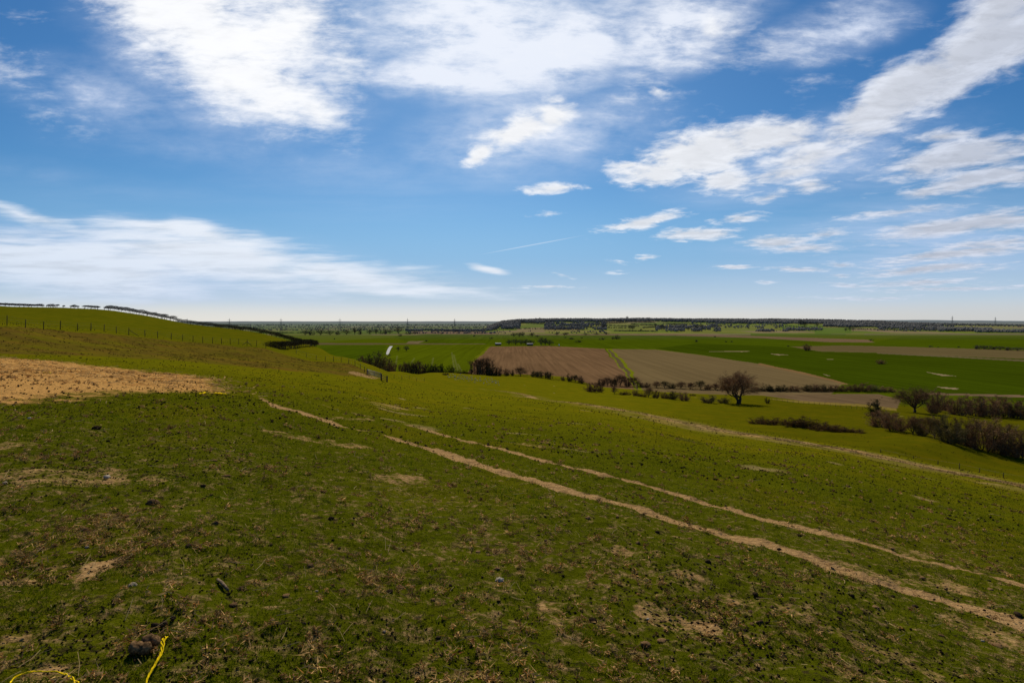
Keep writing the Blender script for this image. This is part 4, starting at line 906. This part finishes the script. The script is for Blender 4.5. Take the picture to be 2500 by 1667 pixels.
def barn(px, d, L, Wd, hw_, hr, rz, label):
    o = at_d(px, d); root = empty('barn', o, rz); x, y = L / 2, Wd / 2
    V = [(-x, -y, -.3), (x, -y, -.3), (x, y, -.3), (-x, y, -.3), (-x, -y, hw_), (x, -y, hw_), (x, y, hw_), (-x, y, hw_), (-x, 0, hr), (x, 0, hr)]
    mb = MB(); mb.add(V, [(0, 1, 5, 4), (2, 3, 7, 6), (1, 2, 6, 5), (3, 0, 4, 7)]); mb.add([V[5], V[6], V[9], V[4], V[8], V[7]], [(0, 1, 2), (3, 4, 5)]); mb.build('wall', M_BOARD, root)
    mb = MB(); e = .6
    for s in (-1, 1):
        k = (hr - hw_) / y; lo = (s * (y + e), hw_ - k * e)
        a = [(-x - e, 0, hr + .1), (x + e, 0, hr + .1), (x + e, lo[0], lo[1] + .1), (-x - e, lo[0], lo[1] + .1)]
        b_ = [(q[0], q[1], q[2] + .12) for q in a]; mb.add(a + b_, [(0, 1, 2, 3), (4, 7, 6, 5), (0, 4, 5, 1), (1, 5, 6, 2), (2, 6, 7, 3), (3, 7, 4, 0)])
    mb.build('roof', M_TIN, root)
    mb = MB(); mb.box((-x * .3, -y - .04, hw_ * .42), (L * .25, .08, hw_ * .84)); mb.build('door', M_WOOD, root)
    return tag(root, label, 'barn')
barn(1216, 960, 9.0, 6., 2.4, 4.0, .12, 'small dark barn with pale tin roof at the corner of the ploughed field')
barn(1294, 950, 9.5, 6., 2.2, 3.8, -.1, 'second pale-roofed barn partly screened by the clump of bare trees')
o = at_d(1365, 940); root = empty('van', o, 1.4)
mb = MB(); mb.add([(-2.4, -.95, .35), (2.4, -.95, .35), (2.4, .95, .35), (-2.4, .95, .35), (-2.4, -.9, 2.2), (1.2, -.9, 2.2), (1.2, .9, 2.2), (-2.4, .9, 2.2), (2.4, -.9, 1.1), (2.4, .9, 1.1)],
    [(0, 3, 2, 1), (4, 5, 6, 7), (0, 4, 7, 3)]); mb.add([(2.4, -.95, .35), (2.4, .95, .35), (2.4, .9, 1.1), (2.4, -.9, 1.1), (1.2, -.9, 2.2), (1.2, .9, 2.2)], [(0, 1, 2, 3), (3, 2, 5, 4)])
for s in (-1, 1): mb.add([(-2.4, s * .95, .35), (2.4, s * .95, .35), (2.4, s * .9, 1.1), (1.2, s * .9, 2.2), (-2.4, s * .9, 2.2)], [(0, 1, 2), (0, 2, 3), (0, 3, 4)])
mb.build('body', M_VAN, root)
for sx_ in (-1.5, 1.5):
    for sy_ in (-.85, .85):
        w_ = MB(); w_.tube([(sx_, sy_ - .1, .34), (sx_, sy_ + .1, .34)], [.34, .34], 12); w_.build('wheel', M_TYRE, root)
mb = MB(); mb.add([(1.28, -.75, 2.1), (1.28, .75, 2.1), (2.3, .78, 1.2), (2.3, -.78, 1.2)], [(0, 1, 2, 3)]); g = mb.build('windscreen', M_GLASS, root); g.location = (.03, 0, .03)
tag(root, 'tiny white van parked at the far edge of the ploughed field', 'van')

# ------------------------------------------------------------------ pylons
M_STEEL = simple_mat('galvanised_steel', (.115, .13, .145), .1)
def pylon_proto():
    root = empty('pylon'); hgt = 52.
    mb = MB()
    def wd_at(z): return np.interp(z, [0, 26, 36, 52], [4.2, 1.9, 1.2, .25])
    for sx_ in (-1, 1):
        for sy_ in (-1, 1): mb.tube([(sx_ * wd_at(z), sy_ * wd_at(z), z) for z in (0, 13, 26, 36, 52)], [.34, .30, .26, .24, .2], 4)
    zs = [0, 9, 17, 24, 30, 36, 41, 46]
    for a, b_ in zip(zs[:-1], zs[1:]):
        for s in (-1, 1):
            for f in (0, 1):
                pa = (-wd_at(a), s * wd_at(a), a); pb = (wd_at(b_), s * wd_at(b_), b_); pc = (wd_at(a), s * wd_at(a), a); pd_ = (-wd_at(b_), s * wd_at(b_), b_)
                if f: pa, pb, pc, pd_ = [(q[1], q[0], q[2]) for q in (pa, pb, pc, pd_)]
                mb.tube([pa, pb], [.13, .13], 3); mb.tube([pc, pd_], [.13, .13], 3)
    mb.build('lattice_tower', M_STEEL, root)
    for z, l in ((31, 6.5), (38, 8.0), (45, 5.5)):
        am = MB(); w_ = wd_at(z)
        for s in (-1, 1):
            for q in (-w_, w_): am.tube([(0, q, z + 1.6), (s * l, 0, z)], [.18, .14], 4); am.tube([(0, q, z), (s * l, 0, z)], [.18, .14], 4)
            am.tube([(s * l, 0, z), (s * l, 0, z - 2.6)], [.14, .14], 4)
        am.build('cross_arm', M_STEEL, root)
    return root
PY = pylon_proto(); first = True
for px, d, rz, lab in ((457, 2150, .3, 'pylon rising just behind the shoulder of the left-hand hill'), (560, 2100, .3, 'second pylon from the left on the far horizon'), (686, 2050, .3, 'third pylon from the left, above the sharp hedge corner'), (830, 2000, .3, 'fourth pylon from the left, above the tree-lined drain'), (995, 2080, .3, 'fifth pylon from the left, above the pale lane'), (1110, 2250, .3, 'pylon nearest the wooded end of the far ridge'), (2325, 3300, -.3, 'faint pylon above the tall copse on the right plain'), (2430, 3500, -.3, 'faintest pylon at the right edge of the plain')):
    r = PY if first else copy_tree(PY); first = False
    r.location = at_d(px, d); r.rotation_euler = (0, 0, rz); r['label'] = lab; r['category'] = 'pylon'; r['group'] = 'pylons across the plain'
# ------------------------------------------------------------------ the sward at our feet
def attr_mat(name, rough=.85, transl=0.):
    m, t, b = material(name); b.inputs['Roughness'].default_value = rough
    c = t.attr('Col', 'Color'); t.put(b.inputs['Base Color'], c)
    if transl:
        tl = t.new('ShaderNodeBsdfTranslucent'); t.put(tl.inputs[0], c); mx = t.new('ShaderNodeMixShader'); mx.inputs[0].default_value = transl
        t.put(mx.inputs[1], b.outputs[0]); t.put(mx.inputs[2], tl.outputs[0])
        out = m.node_tree.nodes['Material Output']; t.put(out.inputs['Surface'], mx.outputs[0])
    return m
M_GRASS = attr_mat('grass_blades', transl=.45); M_DEAD = attr_mat('dead_stems', transl=.15)
TR_ALL = [TRK1, TRK2, TRK3]
def bare_at(X, Y):
    b = np.zeros(X.shape)
    for T, w_ in zip(TR_ALL, (.2, .25, .18)):
        sd, al = seg_dist(X, Y, T); b = np.maximum(b, np.clip(1.3 - sd / w_, 0, 1))
    for c, rx, ry in PATCHC:
        r = np.hypot((X - c.x) / rx, (Y - c.y) / (ry * 2.2)) + .75 * fbm(X * 3.2, Y * 1.6, 131, 4); b = np.maximum(b, np.clip(1.25 - r, 0, .7))
    return b
def scatter(n, d0, d1, rng, umax=1.12, clump=None):
    d = np.exp(rng.uniform(math.log(d0), math.log(d1), n)); u = rng.uniform(-umax, umax, n)
    return u * d, d
rg = np.random.default_rng(99)
# living grass
n = 480000
X, Y = scatter(n, 2.4, 48, rg)
grow = .55 + .9 * fbm(X * .9, Y * .9, 141, 4) + .55 * fbm(X * 6, Y * 6, 143, 2)
keep = (rg.uniform(0, 1, n) < np.clip(grow, .04, 1) * (1 - .35 * smooth01(fbm(X * 1.1, Y * 1.1, 161, 4) + .5 * fbm(X * .25, Y * .25, 163, 2), .05, .3))) & (bare_at(X, Y) < .45) & ~in_poly(X, Y, [tuple(q[:2]) for q in SE])
X, Y, grow = X[keep], Y[keep], grow[keep]; n = len(X); d = Y
L = (.014 + .026 * rg.uniform(0, 1, n) ** 1.5) * (1 + .5 * np.clip(grow - .5, 0, 1)) * np.clip(d / 9, 1, 1.6)
W = np.maximum(.0040, .0010 * d)
C = np.stack([X, Y, H(X, Y) - .002], 1)
D = rg.normal(size=(n, 3)) * np.array([.75, .75, .25]) + np.array([0, 0, .95])
V, Fa = slivers(C, D, L, W, rg)
v = rg.uniform(.55, 1.35, n)[:, None]; far_w = smooth01(d, 5, 40)[:, None]
c = (np.array([.082, .112, .002]) * (1 - far_w) + np.array([.155, .146, .003]) * far_w) * v
yl = (rg.uniform(0, 1, n) < .10)[:, None]; c = np.where(yl, np.array([.20, .16, .035]) * v, c)
lime_ = (fbm(X * .8, Y * .8, 151, 3) > .28)[:, None]; c = np.where(lime_ & ~yl, c * np.array([.9, 1.12, .9]), c)
o = link_mesh('grass', V, Fa, M_GRASS); tag(o, kind='stuff'); set_attr(o, 'Col', np.repeat(np.concatenate([c, np.ones((n, 1))], 1), 3, 0), 'FLOAT_COLOR')

# slightly longer tufts the sheep have left
nt = 2600; X, Y = scatter(nt, 2.4, 30, rg); kt = (fbm(X * .8, Y * .8, 201, 3) > .05) & (bare_at(X, Y) < .3) & ~in_poly(X, Y, [tuple(q[:2]) for q in SE]); X, Y = X[kt], Y[kt]; m = 16
cx = np.repeat(X, m) + rg.normal(size=len(X) * m) * .022; cy = np.repeat(Y, m) + rg.normal(size=len(X) * m) * .022; n = len(cx)
D = np.stack([(cx - np.repeat(X, m)) * 22, (cy - np.repeat(Y, m)) * 22, np.ones(n)], 1) + rg.normal(size=(n, 3)) * .3
V, Fa = slivers(np.stack([cx, cy, H(cx, cy) - .003], 1), D, rg.uniform(.025, .065, n) * np.repeat(rg.uniform(.6, 1.25, len(X)), m), np.maximum(.004, .0009 * cy), rg)
c = np.array([.075, .105, .004]) * (np.repeat(rg.uniform(.6, 1.4, len(X)), m) * rg.uniform(.7, 1.3, n))[:, None]
o = link_mesh('grass', V, Fa, M_GRASS); tag(o, kind='stuff'); set_attr(o, 'Col', np.repeat(np.concatenate([c, np.ones((n, 1))], 1), 3, 0), 'FLOAT_COLOR')

# dead thatch lying in curled tufts
nc = 19000; X, Y = scatter(nc, 2.4, 34, rg)
tw = fbm(X * 1.1, Y * 1.1, 161, 4) + .5 * fbm(X * .25, Y * .25, 163, 2)
k = (tw + .40 * rg.normal(size=nc) > .27 + .35 * smooth01(Y, 5, 26));
k &= bare_at(X, Y) < .5; X, Y = X[k], Y[k]; nc = len(X); m = 26
sz = (.45 + 1.1 * rg.uniform(0, 1, nc) ** 2.2) * np.clip(Y / 14, 1, 1.5)
cx = np.repeat(X, m) + rg.normal(size=nc * m) * np.repeat(sz, m) * .021; cy = np.repeat(Y, m) + rg.normal(size=nc * m) * np.repeat(sz, m) * .019
n = nc * m; C = np.stack([cx, cy, H(cx, cy) + (.006 + rg.uniform(0, .045, n) * np.repeat(sz, m)) * np.exp(-((cx - np.repeat(X, m)) ** 2 + (cy - np.repeat(Y, m)) ** 2) / (.0022 * np.repeat(sz, m) ** 2))], 1)
D = rg.normal(size=(n, 3)) * np.array([1, 1, .5]) + np.array([0, 0, .2])
V, Fa = slivers(C, D, rg.uniform(.015, .055, n) * np.repeat(sz, m), np.maximum(.0075, .0015 * cy), rg)
v = (np.repeat(rg.uniform(.35, 1.25, nc), m) * rg.uniform(.7, 1.3, n))[:, None]
c = np.array([.54, .33, .12]) * v; c = np.where((rg.uniform(0, 1, n) < .25)[:, None], np.array([.32, .14, .035]) * v, c)
o = link_mesh('thatch', V, Fa, M_DEAD); o.name = 'dead_grass'; tag(o, kind='stuff'); set_attr(o, 'Col', np.repeat(np.concatenate([c, np.ones((n, 1))], 1), 3, 0), 'FLOAT_COLOR')

# straw stalks, loose on the turf and thick on the feeding ground
def stalks(X, Y, Ls, wd_, rng, zoff=.008, lift=.12):
    n = len(X); a = rng.uniform(0, math.pi * 2, n); bend = rng.normal(size=n) * .25
    dx_, dy_ = np.cos(a), np.sin(a); t3 = np.array([-.5, 0., .5]); Vs = []
    up = np.abs(rng.normal(size=n)) * lift
    for q in t3:
        x = X + dx_ * Ls * q - dy_ * bend * Ls * (q * q - .12); y = Y + dy_ * Ls * q + dx_ * bend * Ls * (q * q - .12)
        z = H(x, y) + zoff + up * Ls * (q + .5)
        for s in (-1, 1): Vs.append(np.stack([x - dy_ * wd_ * s * .5, y + dx_ * wd_ * s * .5, z + s * wd_ * .35], 1))
    V = np.stack(Vs, 1).reshape(-1, 3); b_ = 6 * np.arange(n)[:, None, None]
    return V, (np.array([(0, 1, 3, 2), (2, 3, 5, 4)])[None] + b_).reshape(-1, 4)
X, Y = scatter(1300, 2.5, 22, rg); n = len(X)
V1, F1 = stalks(X, Y, rg.uniform(.04, .17, n), np.maximum(.0024, .00065 * Y), rg, .012, .25)
c1 = np.array([.40, .29, .13]) * rg.uniform(.6, 1.2, n)[:, None]
sx0 = [(p[0], p[1]) for p in SE]; n2 = 26000
X = rg.uniform(-75, -8, n2); Y = rg.uniform(22, 62, n2); k = in_poly(X + .8 * rg.normal(size=n2), Y + .8 * rg.normal(size=n2), sx0); X, Y = X[k], Y[k]; n2 = len(X)
V2, F2 = stalks(X, Y, rg.uniform(.12, .45, n2), np.full(n2, .022), rg, .02, .15)
c2 = np.where((rg.uniform(0, 1, n2) < .22)[:, None], np.array([.16, .09, .03]), np.array([.66, .40, .14])) * rg.uniform(.6, 1.2, n2)[:, None]
V = np.concatenate([V1, V2]); Fa = np.concatenate([F1, F2 + len(V1)]); c = np.concatenate([c1, c2])
o = link_mesh('loose_straw', V, Fa, M_DEAD); tag(o, kind='stuff'); set_attr(o, 'Col', np.repeat(np.concatenate([c, np.ones((len(c), 1))], 1), 6, 0), 'FLOAT_COLOR')

# coarse tussocks on the bank and along the brow path
nt = 2600; bx = rg.uniform(-95, -18, nt * 3); by = rg.uniform(48, 150, nt * 3)
pb = np.stack([CX + F * bx / by, HY - F * H(bx, by) / by], 1); kb = in_poly(pb[:, 0], pb[:, 1], BANK) & (fbm(bx * .25, by * .25, 191, 3) > -.05); bx, by = bx[kb][:nt], by[kb][:nt]
NTP = 1900; tp = rg.uniform(0, 1, NTP) ** .8 * (len(PATH) - 1); ki = np.minimum(tp.astype(int), len(PATH) - 2); fr = (tp - ki)[:, None]
pq = PATH[ki, :2] * (1 - fr) + PATH[ki + 1, :2] * fr; hwp = np.interp(tp, [0, 3, 6, 14], [.6, 1.6, 2.6, 3.0])
px_ = pq[:, 0] + rg.normal(size=NTP) * hwp * .8; py_ = pq[:, 1] - np.abs(rg.normal(size=NTP)) * hwp * 1.1 + .4
kk = (fbm(px_ * .3, py_ * .3, 193, 3) > -.05); px_, py_ = px_[kk], py_[kk]
X = np.concatenate([bx, px_]); Y = np.concatenate([by, py_]); nb = len(bx); nc = len(X); m = 11
szt = rg.uniform(.5, 1.3, nc); cx = np.repeat(X, m) + rg.normal(size=nc * m) * .16; cy = np.repeat(Y, m) + rg.normal(size=nc * m) * .10; n = nc * m
C = np.stack([cx, cy, H(cx, cy) - .01], 1); D = rg.normal(size=(n, 3)) * np.array([.8, .8, .2]) + np.array([0, 0, .7])
V, Fa = slivers(C, D, rg.uniform(.10, .26, n) * np.repeat(szt, m), rg.uniform(.03, .06, n), rg)
v = (np.repeat(rg.uniform(.35, 1.3, nc), m) * rg.uniform(.75, 1.25, n))[:, None]
isb = (np.repeat(np.arange(nc), m) < nb)[:, None]; c = np.where(isb, np.array([.17, .115, .022]), np.array([.46, .31, .125])) * v
o = link_mesh('tussock_grass', V, Fa, M_DEAD); tag(o, kind='stuff'); set_attr(o, 'Col', np.repeat(np.concatenate([c, np.ones((n, 1))], 1), 3, 0), 'FLOAT_COLOR')

# crumbs of dung and soil nobody could count
def crumbs(X, Y, S_, rng, flat=.6):
    n = len(X); octa = np.array([(1, 0, 0), (0, 1, 0), (-1, 0, 0), (0, -1, 0), (0, 0, 1), (0, 0, -1.)]); fo = np.array([(0, 1, 4), (1, 2, 4), (2, 3, 4), (3, 0, 4), (1, 0, 5), (2, 1, 5), (3, 2, 5), (0, 3, 5)])
    V = octa[None] * rng.uniform(.6, 1.3, (n, 6, 1)) + rng.normal(size=(n, 6, 3)) * .15; V[..., 2] *= flat
    V = V * S_[:, None, None] * .5 + np.stack([X, Y, H(X, Y) + S_ * .30], 1)[:, None]
    return V.reshape(-1, 3), (fo[None] + 6 * np.arange(n)[:, None, None]).reshape(-1, 3)
X, Y = scatter(42000, 2.4, 170, rg); k = (fbm(X * .7, Y * .7, 171, 3) + .4 * fbm(X * 3, Y * 3, 173, 2)) > .12; X, Y = X[k], Y[k]
S_ = rg.uniform(.008, .024, len(X)) * np.clip(Y / 8, 1, 9)
X2, Y2 = scatter(3200, 14, 120, rg); S_ = np.concatenate([S_, rg.uniform(.05, .10, 3200) * np.clip(Y2 / 40, 1, 2.4)]); X = np.concatenate([X, X2]); Y = np.concatenate([Y, Y2])
V, Fa = crumbs(X, Y, S_, rg)
# denser scatters where the animals stood
for px, py, rx, ry, nn in ((330, 1155, .9, .5, 700), (480, 1090, .8, .5, 300), (240, 1010, 1.4, .6, 350), (1700, 1515, .45, .3, 450), (1790, 1575, .4, .25, 250), (2000, 1425, .5, .3, 220), (1660, 1370, .4, .2, 160), (520, 965, 1.5, .9, 260), (210, 1060, 1.2, .5, 250), (2100, 1535, .4, .3, 160), (150, 1140, .8, .4, 160), (2440, 1505, .5, .3, 150)):
    q = ray(px, py); X = q.x + rg.normal(size=nn) * rx; Y = q.y + rg.normal(size=nn) * ry * 2
    v2, f2 = crumbs(X, Y, rg.uniform(.010, .034, nn) * np.clip(Y / 8, 1, 2.5), rg); Fa = np.concatenate([Fa, f2 + len(V)]); V = np.concatenate([V, v2])
M_DUNG = simple_mat('dried_dung', (.030, .020, .012), .5, scale=40, objvar=0)
tag(link_mesh('dung_crumbs', V, Fa, M_DUNG), kind='stuff'); bpy.data.objects['dung_crumbs'].name = 'dirt'
# pale stones and scraps scattered far off by the hedge
q = [ray(x_, y_) for x_, y_ in [(random.uniform(1098, 1215), 0) for _ in range(0)]]
pts = []
for _ in range(150):
    a_ = random.random(); x_ = 1100 + 112 * a_ + random.gauss(0, 6); y_ = 917 + 17 * a_ + random.gauss(0, 4); pts.append(ray(x_, y_, 60))
pts = np.array([tuple(p) for p in pts]); S_ = rg.uniform(.25, .75, len(pts))
octV, octF = crumbs(pts[:, 0], pts[:, 1], S_, rg, .5)
tag(link_mesh('gravel', octV, octF, simple_mat('chalk_rubble', (.42, .40, .27), .3, scale=1, objvar=0)), kind='stuff')

# ------------------------------------------------------------------ single things lying about
def lump_mesh(name, R, seed, mat, amp=.28, sq=(1, 1, .7), parent=None, sub=3, freq=2.2):
    import bmesh
    bm = bmesh.new(); bmesh.ops.create_icosphere(bm, subdivisions=sub, radius=1.)
    co_ = np.array([v.co[:] for v in bm.verts])
    nz = fbm(co_[:, 0] * freq + co_[:, 2] * 1.7 + seed, co_[:, 1] * freq - co_[:, 2] * 1.3, seed, 4)
    cr = -np.abs(fbm(co_[:, 0] * 4 + seed, co_[:, 1] * 4 + co_[:, 2] * 4, seed + 5, 2)) * .25
    co_ = co_ * (1 + amp * 2 * nz + cr)[:, None] * np.array(sq) * R
    for v, q in zip(bm.verts, co_): v.co = q
    me = bpy.data.meshes.new(name); bm.to_mesh(me); bm.free(); me.polygons.foreach_set('use_smooth', np.ones(len(me.polygons), bool)); me.materials.append(mat)
    o = bpy.data.objects.new(name, me); COLL.objects.link(o)
    if parent: o.parent = parent
    return o
M_DUNG1 = simple_mat('clod_crust', (.17, .10, .045), .55, scale=60, objvar=.4); M_DUNG2 = simple_mat('dark_clod', (.040, .027, .016), .5, scale=60, objvar=.3)
M_CLODB = simple_mat('brown_clod', (.10, .062, .032), .5, scale=50, objvar=.35); M_STONE = simple_mat('pale_flint', (.48, .40, .29), .25, scale=30, objvar=.15); M_STONEG = simple_mat('grey_flint', (.26, .21, .15), .3, scale=30)
def sized(px, py, wpx):
    p = ray(px, py); return p, wpx * p.y / F
CL = [lump_mesh('dung_clod', .34, 200 + i, (M_DUNG2, M_DUNG1, M_CLODB)[i % 3], .26, ((1, .8, .62), (1, 1.1, .5), (1.1, .8, .75))[i % 3]) for i in range(6)]
first_use = set()
def clod(i, px, py, wpx, label, group=None, name='dung_clod', hk=1.):
    p, w_ = sized(px, py, wpx); o = CL[i]
    if i in first_use: o = o.copy(); COLL.objects.link(o)
    first_use.add(i); o.name = name; o.location = p + Vector((0, 0, w_ * .07)); o.scale = (w_, w_, w_ * hk); o.rotation_euler = (0, 0, random.uniform(0, 6.28))
    return tag(o, label, 'dung', group)
# the large pat near the twine
p, w_ = sized(336, 1598, 36); root = empty('dung_pile', p)
for (ox, oy, oz, r, sd_i, mt) in ((-.12, -.01, .44, .50, 301, M_DUNG1), (.48, .02, .40, .42, 302, M_DUNG1), (.05, 1.05, .36, .46, 303, M_DUNG1), (.52, 1.0, .34, .38, 304, M_DUNG1), (-.25, .55, .25, .34, 305, M_DUNG1)):
    q = lump_mesh('lump', r * w_, sd_i, mt, .17, (1, .95, .95), root, 3, 1.6); q.location = (ox * w_, oy * w_, oz * w_)
tag(root, 'large lumpy grey-brown dung pile beside the loose end of yellow twine', 'dung')
p, w_ = sized(387, 1532, 12); root = empty('sheep_droppings', p)
for j in range(15):
    q = lump_mesh('pellet', w_ * random.uniform(.35, .62), 320 + j, M_DUNG2, .12, (1, .9, .8), root, 2); q.location = (random.gauss(0, 1.25) * w_, random.gauss(0, 1.1) * w_, w_ * random.uniform(.2, .7))
tag(root, 'cluster of shiny black sheep droppings just behind the lumpy dung pile', 'dung')
NAMED = [(0, 1729, 1374, 21, 'black round clod standing alone left of the lower wheel track', 1.25), (3, 1733, 1390, 15, 'smaller black clod touching the round one left of the lower track', 1.), (1, 570, 1478, 24, 'dark hollow-looking clod just below the short stick', .9), (2, 372, 1231, 38, 'big brown weathered clod in the left foreground', .8), (4, 310, 1262, 14, 'dark upright clod just left of the big brown one', 1.5), (5, 525, 1280, 24, 'brown-black clod with a paler crumb beside it', .9), (1, 553, 1164, 24, 'flat dark clod lying crosswise among brown crumbs', .6), (0, 742, 1524, 17, 'round black clod in the bottom foreground', 1.1), (3, 1070, 1558, 20, 'dark ragged clod in the lower centre foreground', .9), (0, 2180, 1457, 15, 'dark clod below the lower track', 1.), (0, 2080, 1456, 17, 'pointed black clod left of a similar one below the lower track', 1.2), (3, 1952, 1309, 16, 'flat dark clod between the two wheel tracks', .6), (0, 2034, 1587, 14, 'small round black clod near the bare strip at lower right', 1.), (1, 2430, 1577, 34, 'long brown-black clod at lower right with a white scrap', .6), (0, 1572, 1230, 9, 'small black clod on the grass above the lower track', 1.), (0, 1389, 1272, 10, 'small black clod below the lower track near the centre', .9), (1, 522, 1126, 20, 'brown low clod on the left among crumbs', .7), (0, 236, 1047, 30, 'big black jagged clod mid-way to the straw patch', .7), (3, 1820, 1540, 17, 'black clod at the edge of the scuffed soil', 1.), (4, 1580, 1600, 15, 'dark clod in the bottom foreground right of centre', 1.), (2, 1832, 1494, 18, 'flat black clod beside a pale straw stalk', .6), (1, 680, 1310, 12, 'small dark brown clod right of the foreground crumbs', .8), (3, 2310, 1440, 14, 'dark clod on the fading end of the lower track', .7), (0, 2485, 1500, 26, 'black clod at the right edge of the picture', .7)]
for i, px, py, w_, lab, hk in NAMED: clod(i, px, py, w_ * 1.05, lab, hk=hk)
gl = 'dark clods of dried dung strewn over the pasture'
rr = random.Random(4); CENT = [(330, 1150), (480, 1090), (530, 1010), (600, 985), (690, 965), (250, 1030), (880, 990), (950, 1010), (1120, 1010), (1060, 1045), (1290, 1050), (1400, 1060), (1510, 1100), (1700, 1160), (1900, 1240), (1660, 1360), (1700, 1530), (2000, 1430), (2200, 1470), (2330, 1330), (1250, 1330), (1000, 1400), (760, 1300), (120, 1290), (620, 1380), (2100, 1560)]
for k_ in range(262):
    while True:
        if rr.random() < .6 and k_ > 0:
            c_ = CENT[rr.randrange(len(CENT))]; sp_ = (c_[1] - 785) / 500.; px = c_[0] + rr.gauss(0, 130 * sp_); py = c_[1] + rr.gauss(0, 36 * sp_)
            if not (20 < px < 2480 and py < 1640): continue
        else: a_ = rr.random(); py = 958 + 560 * a_ ** 1.7; px = rr.uniform(20, 2480)
        if py > 940 + (px - 620) * .17 and py > 950: break
    d_here = ray(px, py).y
    clod(rr.choice((0, 0, 3, 1, 4, 5)), px, py, 1.0 * max(3.4, rr.choice((.03, .04, .05, .065, .09)) * F / d_here), 'small dark clod of dried dung lying in the cropped grass', gl, hk=rr.uniform(.6, 1.1))
# stones
for j, (px, py, w_, mt, lab) in enumerate(((1220, 1419, 22, M_STONE, 'pale flint half sunk in the grass near the lower centre'), (261, 1166, 16, M_STONE, 'flat white stone at the end of the bare scrape on the left'), (325, 1431, 22, M_STONEG, 'grey flint with a stalk behind it right of the bare patch'), (773, 1444, 9, M_STONEG, 'small bluish pebble among thatch in the foreground'), (938, 1543, 9, M_STONEG, 'small grey pebble beside a brown tuft'), (1582, 1512, 8, M_STONE, 'white fragment at the left edge of the scuffed soil'), (2399, 1565, 8, M_STONE, 'small white scrap beside the long clod at lower right'), (72, 1022, 9, M_STONE, 'pale stone below the straw patch on the far left'), (212, 1338, 10, M_STONEG, 'grey pebble beside crossed straw stalks'), (12, 1181, 12, M_STONE, 'pale stone at the left edge of the picture'))):
    p, ws = sized(px, py, w_); o = lump_mesh('stone', ws * .5, 400 + j, mt, .18, (1, .8, .6)); o.location = p + Vector((0, 0, ws * .12)); tag(o, lab, 'stone')
# stick
a_, b_ = ray(531, 1420), ray(557, 1446); mb = MB(); M_STICK = simple_mat('dry_stick', (.16, .115, .070), .5, scale=40)
mb.tube([tuple(a_ + Vector((0, 0, .016))), tuple((a_ * .6 + b_ * .4) + Vector((0, 0, .022))), tuple((a_ * .3 + b_ * .7) + Vector((0, 0, .018))), tuple(b_ + Vector((0, 0, .014)))], [.009, .0115, .011, .008], 9)
tag(mb.build('stick', M_STICK), 'short thick grey stick lying in the grass', 'stick')
# baler twine
M_TWINE = simple_mat('baler_twine', (.82, .58, .01), .2, rough=.45, scale=80)
def twine(pts, r, label, strands=3, lift=.012, arch=None):
    P_ = [ray(x, y, 1.2) for x, y in pts]; n_ = 40; mb = MB()
    ar = np.array([tuple(p) for p in P_]); s = np.concatenate([[0], np.cumsum(np.linalg.norm(np.diff(ar, axis=0), axis=1))]); q = np.linspace(0, s[-1], n_)
    base_ = np.stack([pchip(s, ar[:, k], q) for k in range(3)], 1); base_[:, 2] = np.maximum(base_[:, 2], H(base_[:, 0], base_[:, 1])) + lift
    if arch is not None: base_[:, 2] += np.interp(np.linspace(0, 1, n_), np.linspace(0, 1, len(arch)), arch)
    for k in range(strands):
        ph = k * 2 * math.pi / strands; spread = 1 + 1.4 * np.linspace(0, 1, n_) ** 6
        off = np.stack([np.cos(ph + q * 60) * r * .8 * spread, np.sin(ph + q * 47) * r * .8 * spread, np.sin(ph + q * 60) * r * .6], 1)
        mb.tube(list(base_ + off), [r * .75] * n_, 5)
    tag(mb.build('twine', M_TWINE, smooth=True), label, 'twine')
twine([(352, 1700), (362, 1664), (378, 1640), (392, 1618), (397, 1600), (398, 1588), (404, 1582)], .0044, 'yellow baler twine with a frayed end curving up from the grass', 3, .014, [0, .01, .02, .03, .04])
twine([(20, 1690), (36, 1664), (58, 1655), (88, 1653), (120, 1653), (150, 1658), (174, 1666), (200, 1690)], .0036, 'yellow baler twine looping over the ground at the bottom left corner', 2, .012, [0, .01, .015, .01, 0])
twine([(524, 962), (536, 962), (548, 964)], .03, 'bright yellow twine scrap at the right end of the straw patch', 2, .02)
twine([(486, 964), (494, 962), (500, 960)], .022, 'shorter yellow twine scrap left of the bright one', 2, .02)
twine([(104, 911), (114, 911), (126, 913)], .028, 'thin yellow twine strand in the middle of the straw patch', 1, .02)

scene.cycles.max_bounces = 4; scene.cycles.diffuse_bounces = 2; scene.cycles.glossy_bounces = 1; scene.cycles.transmission_bounces = 2; scene.cycles.transparent_max_bounces = 4
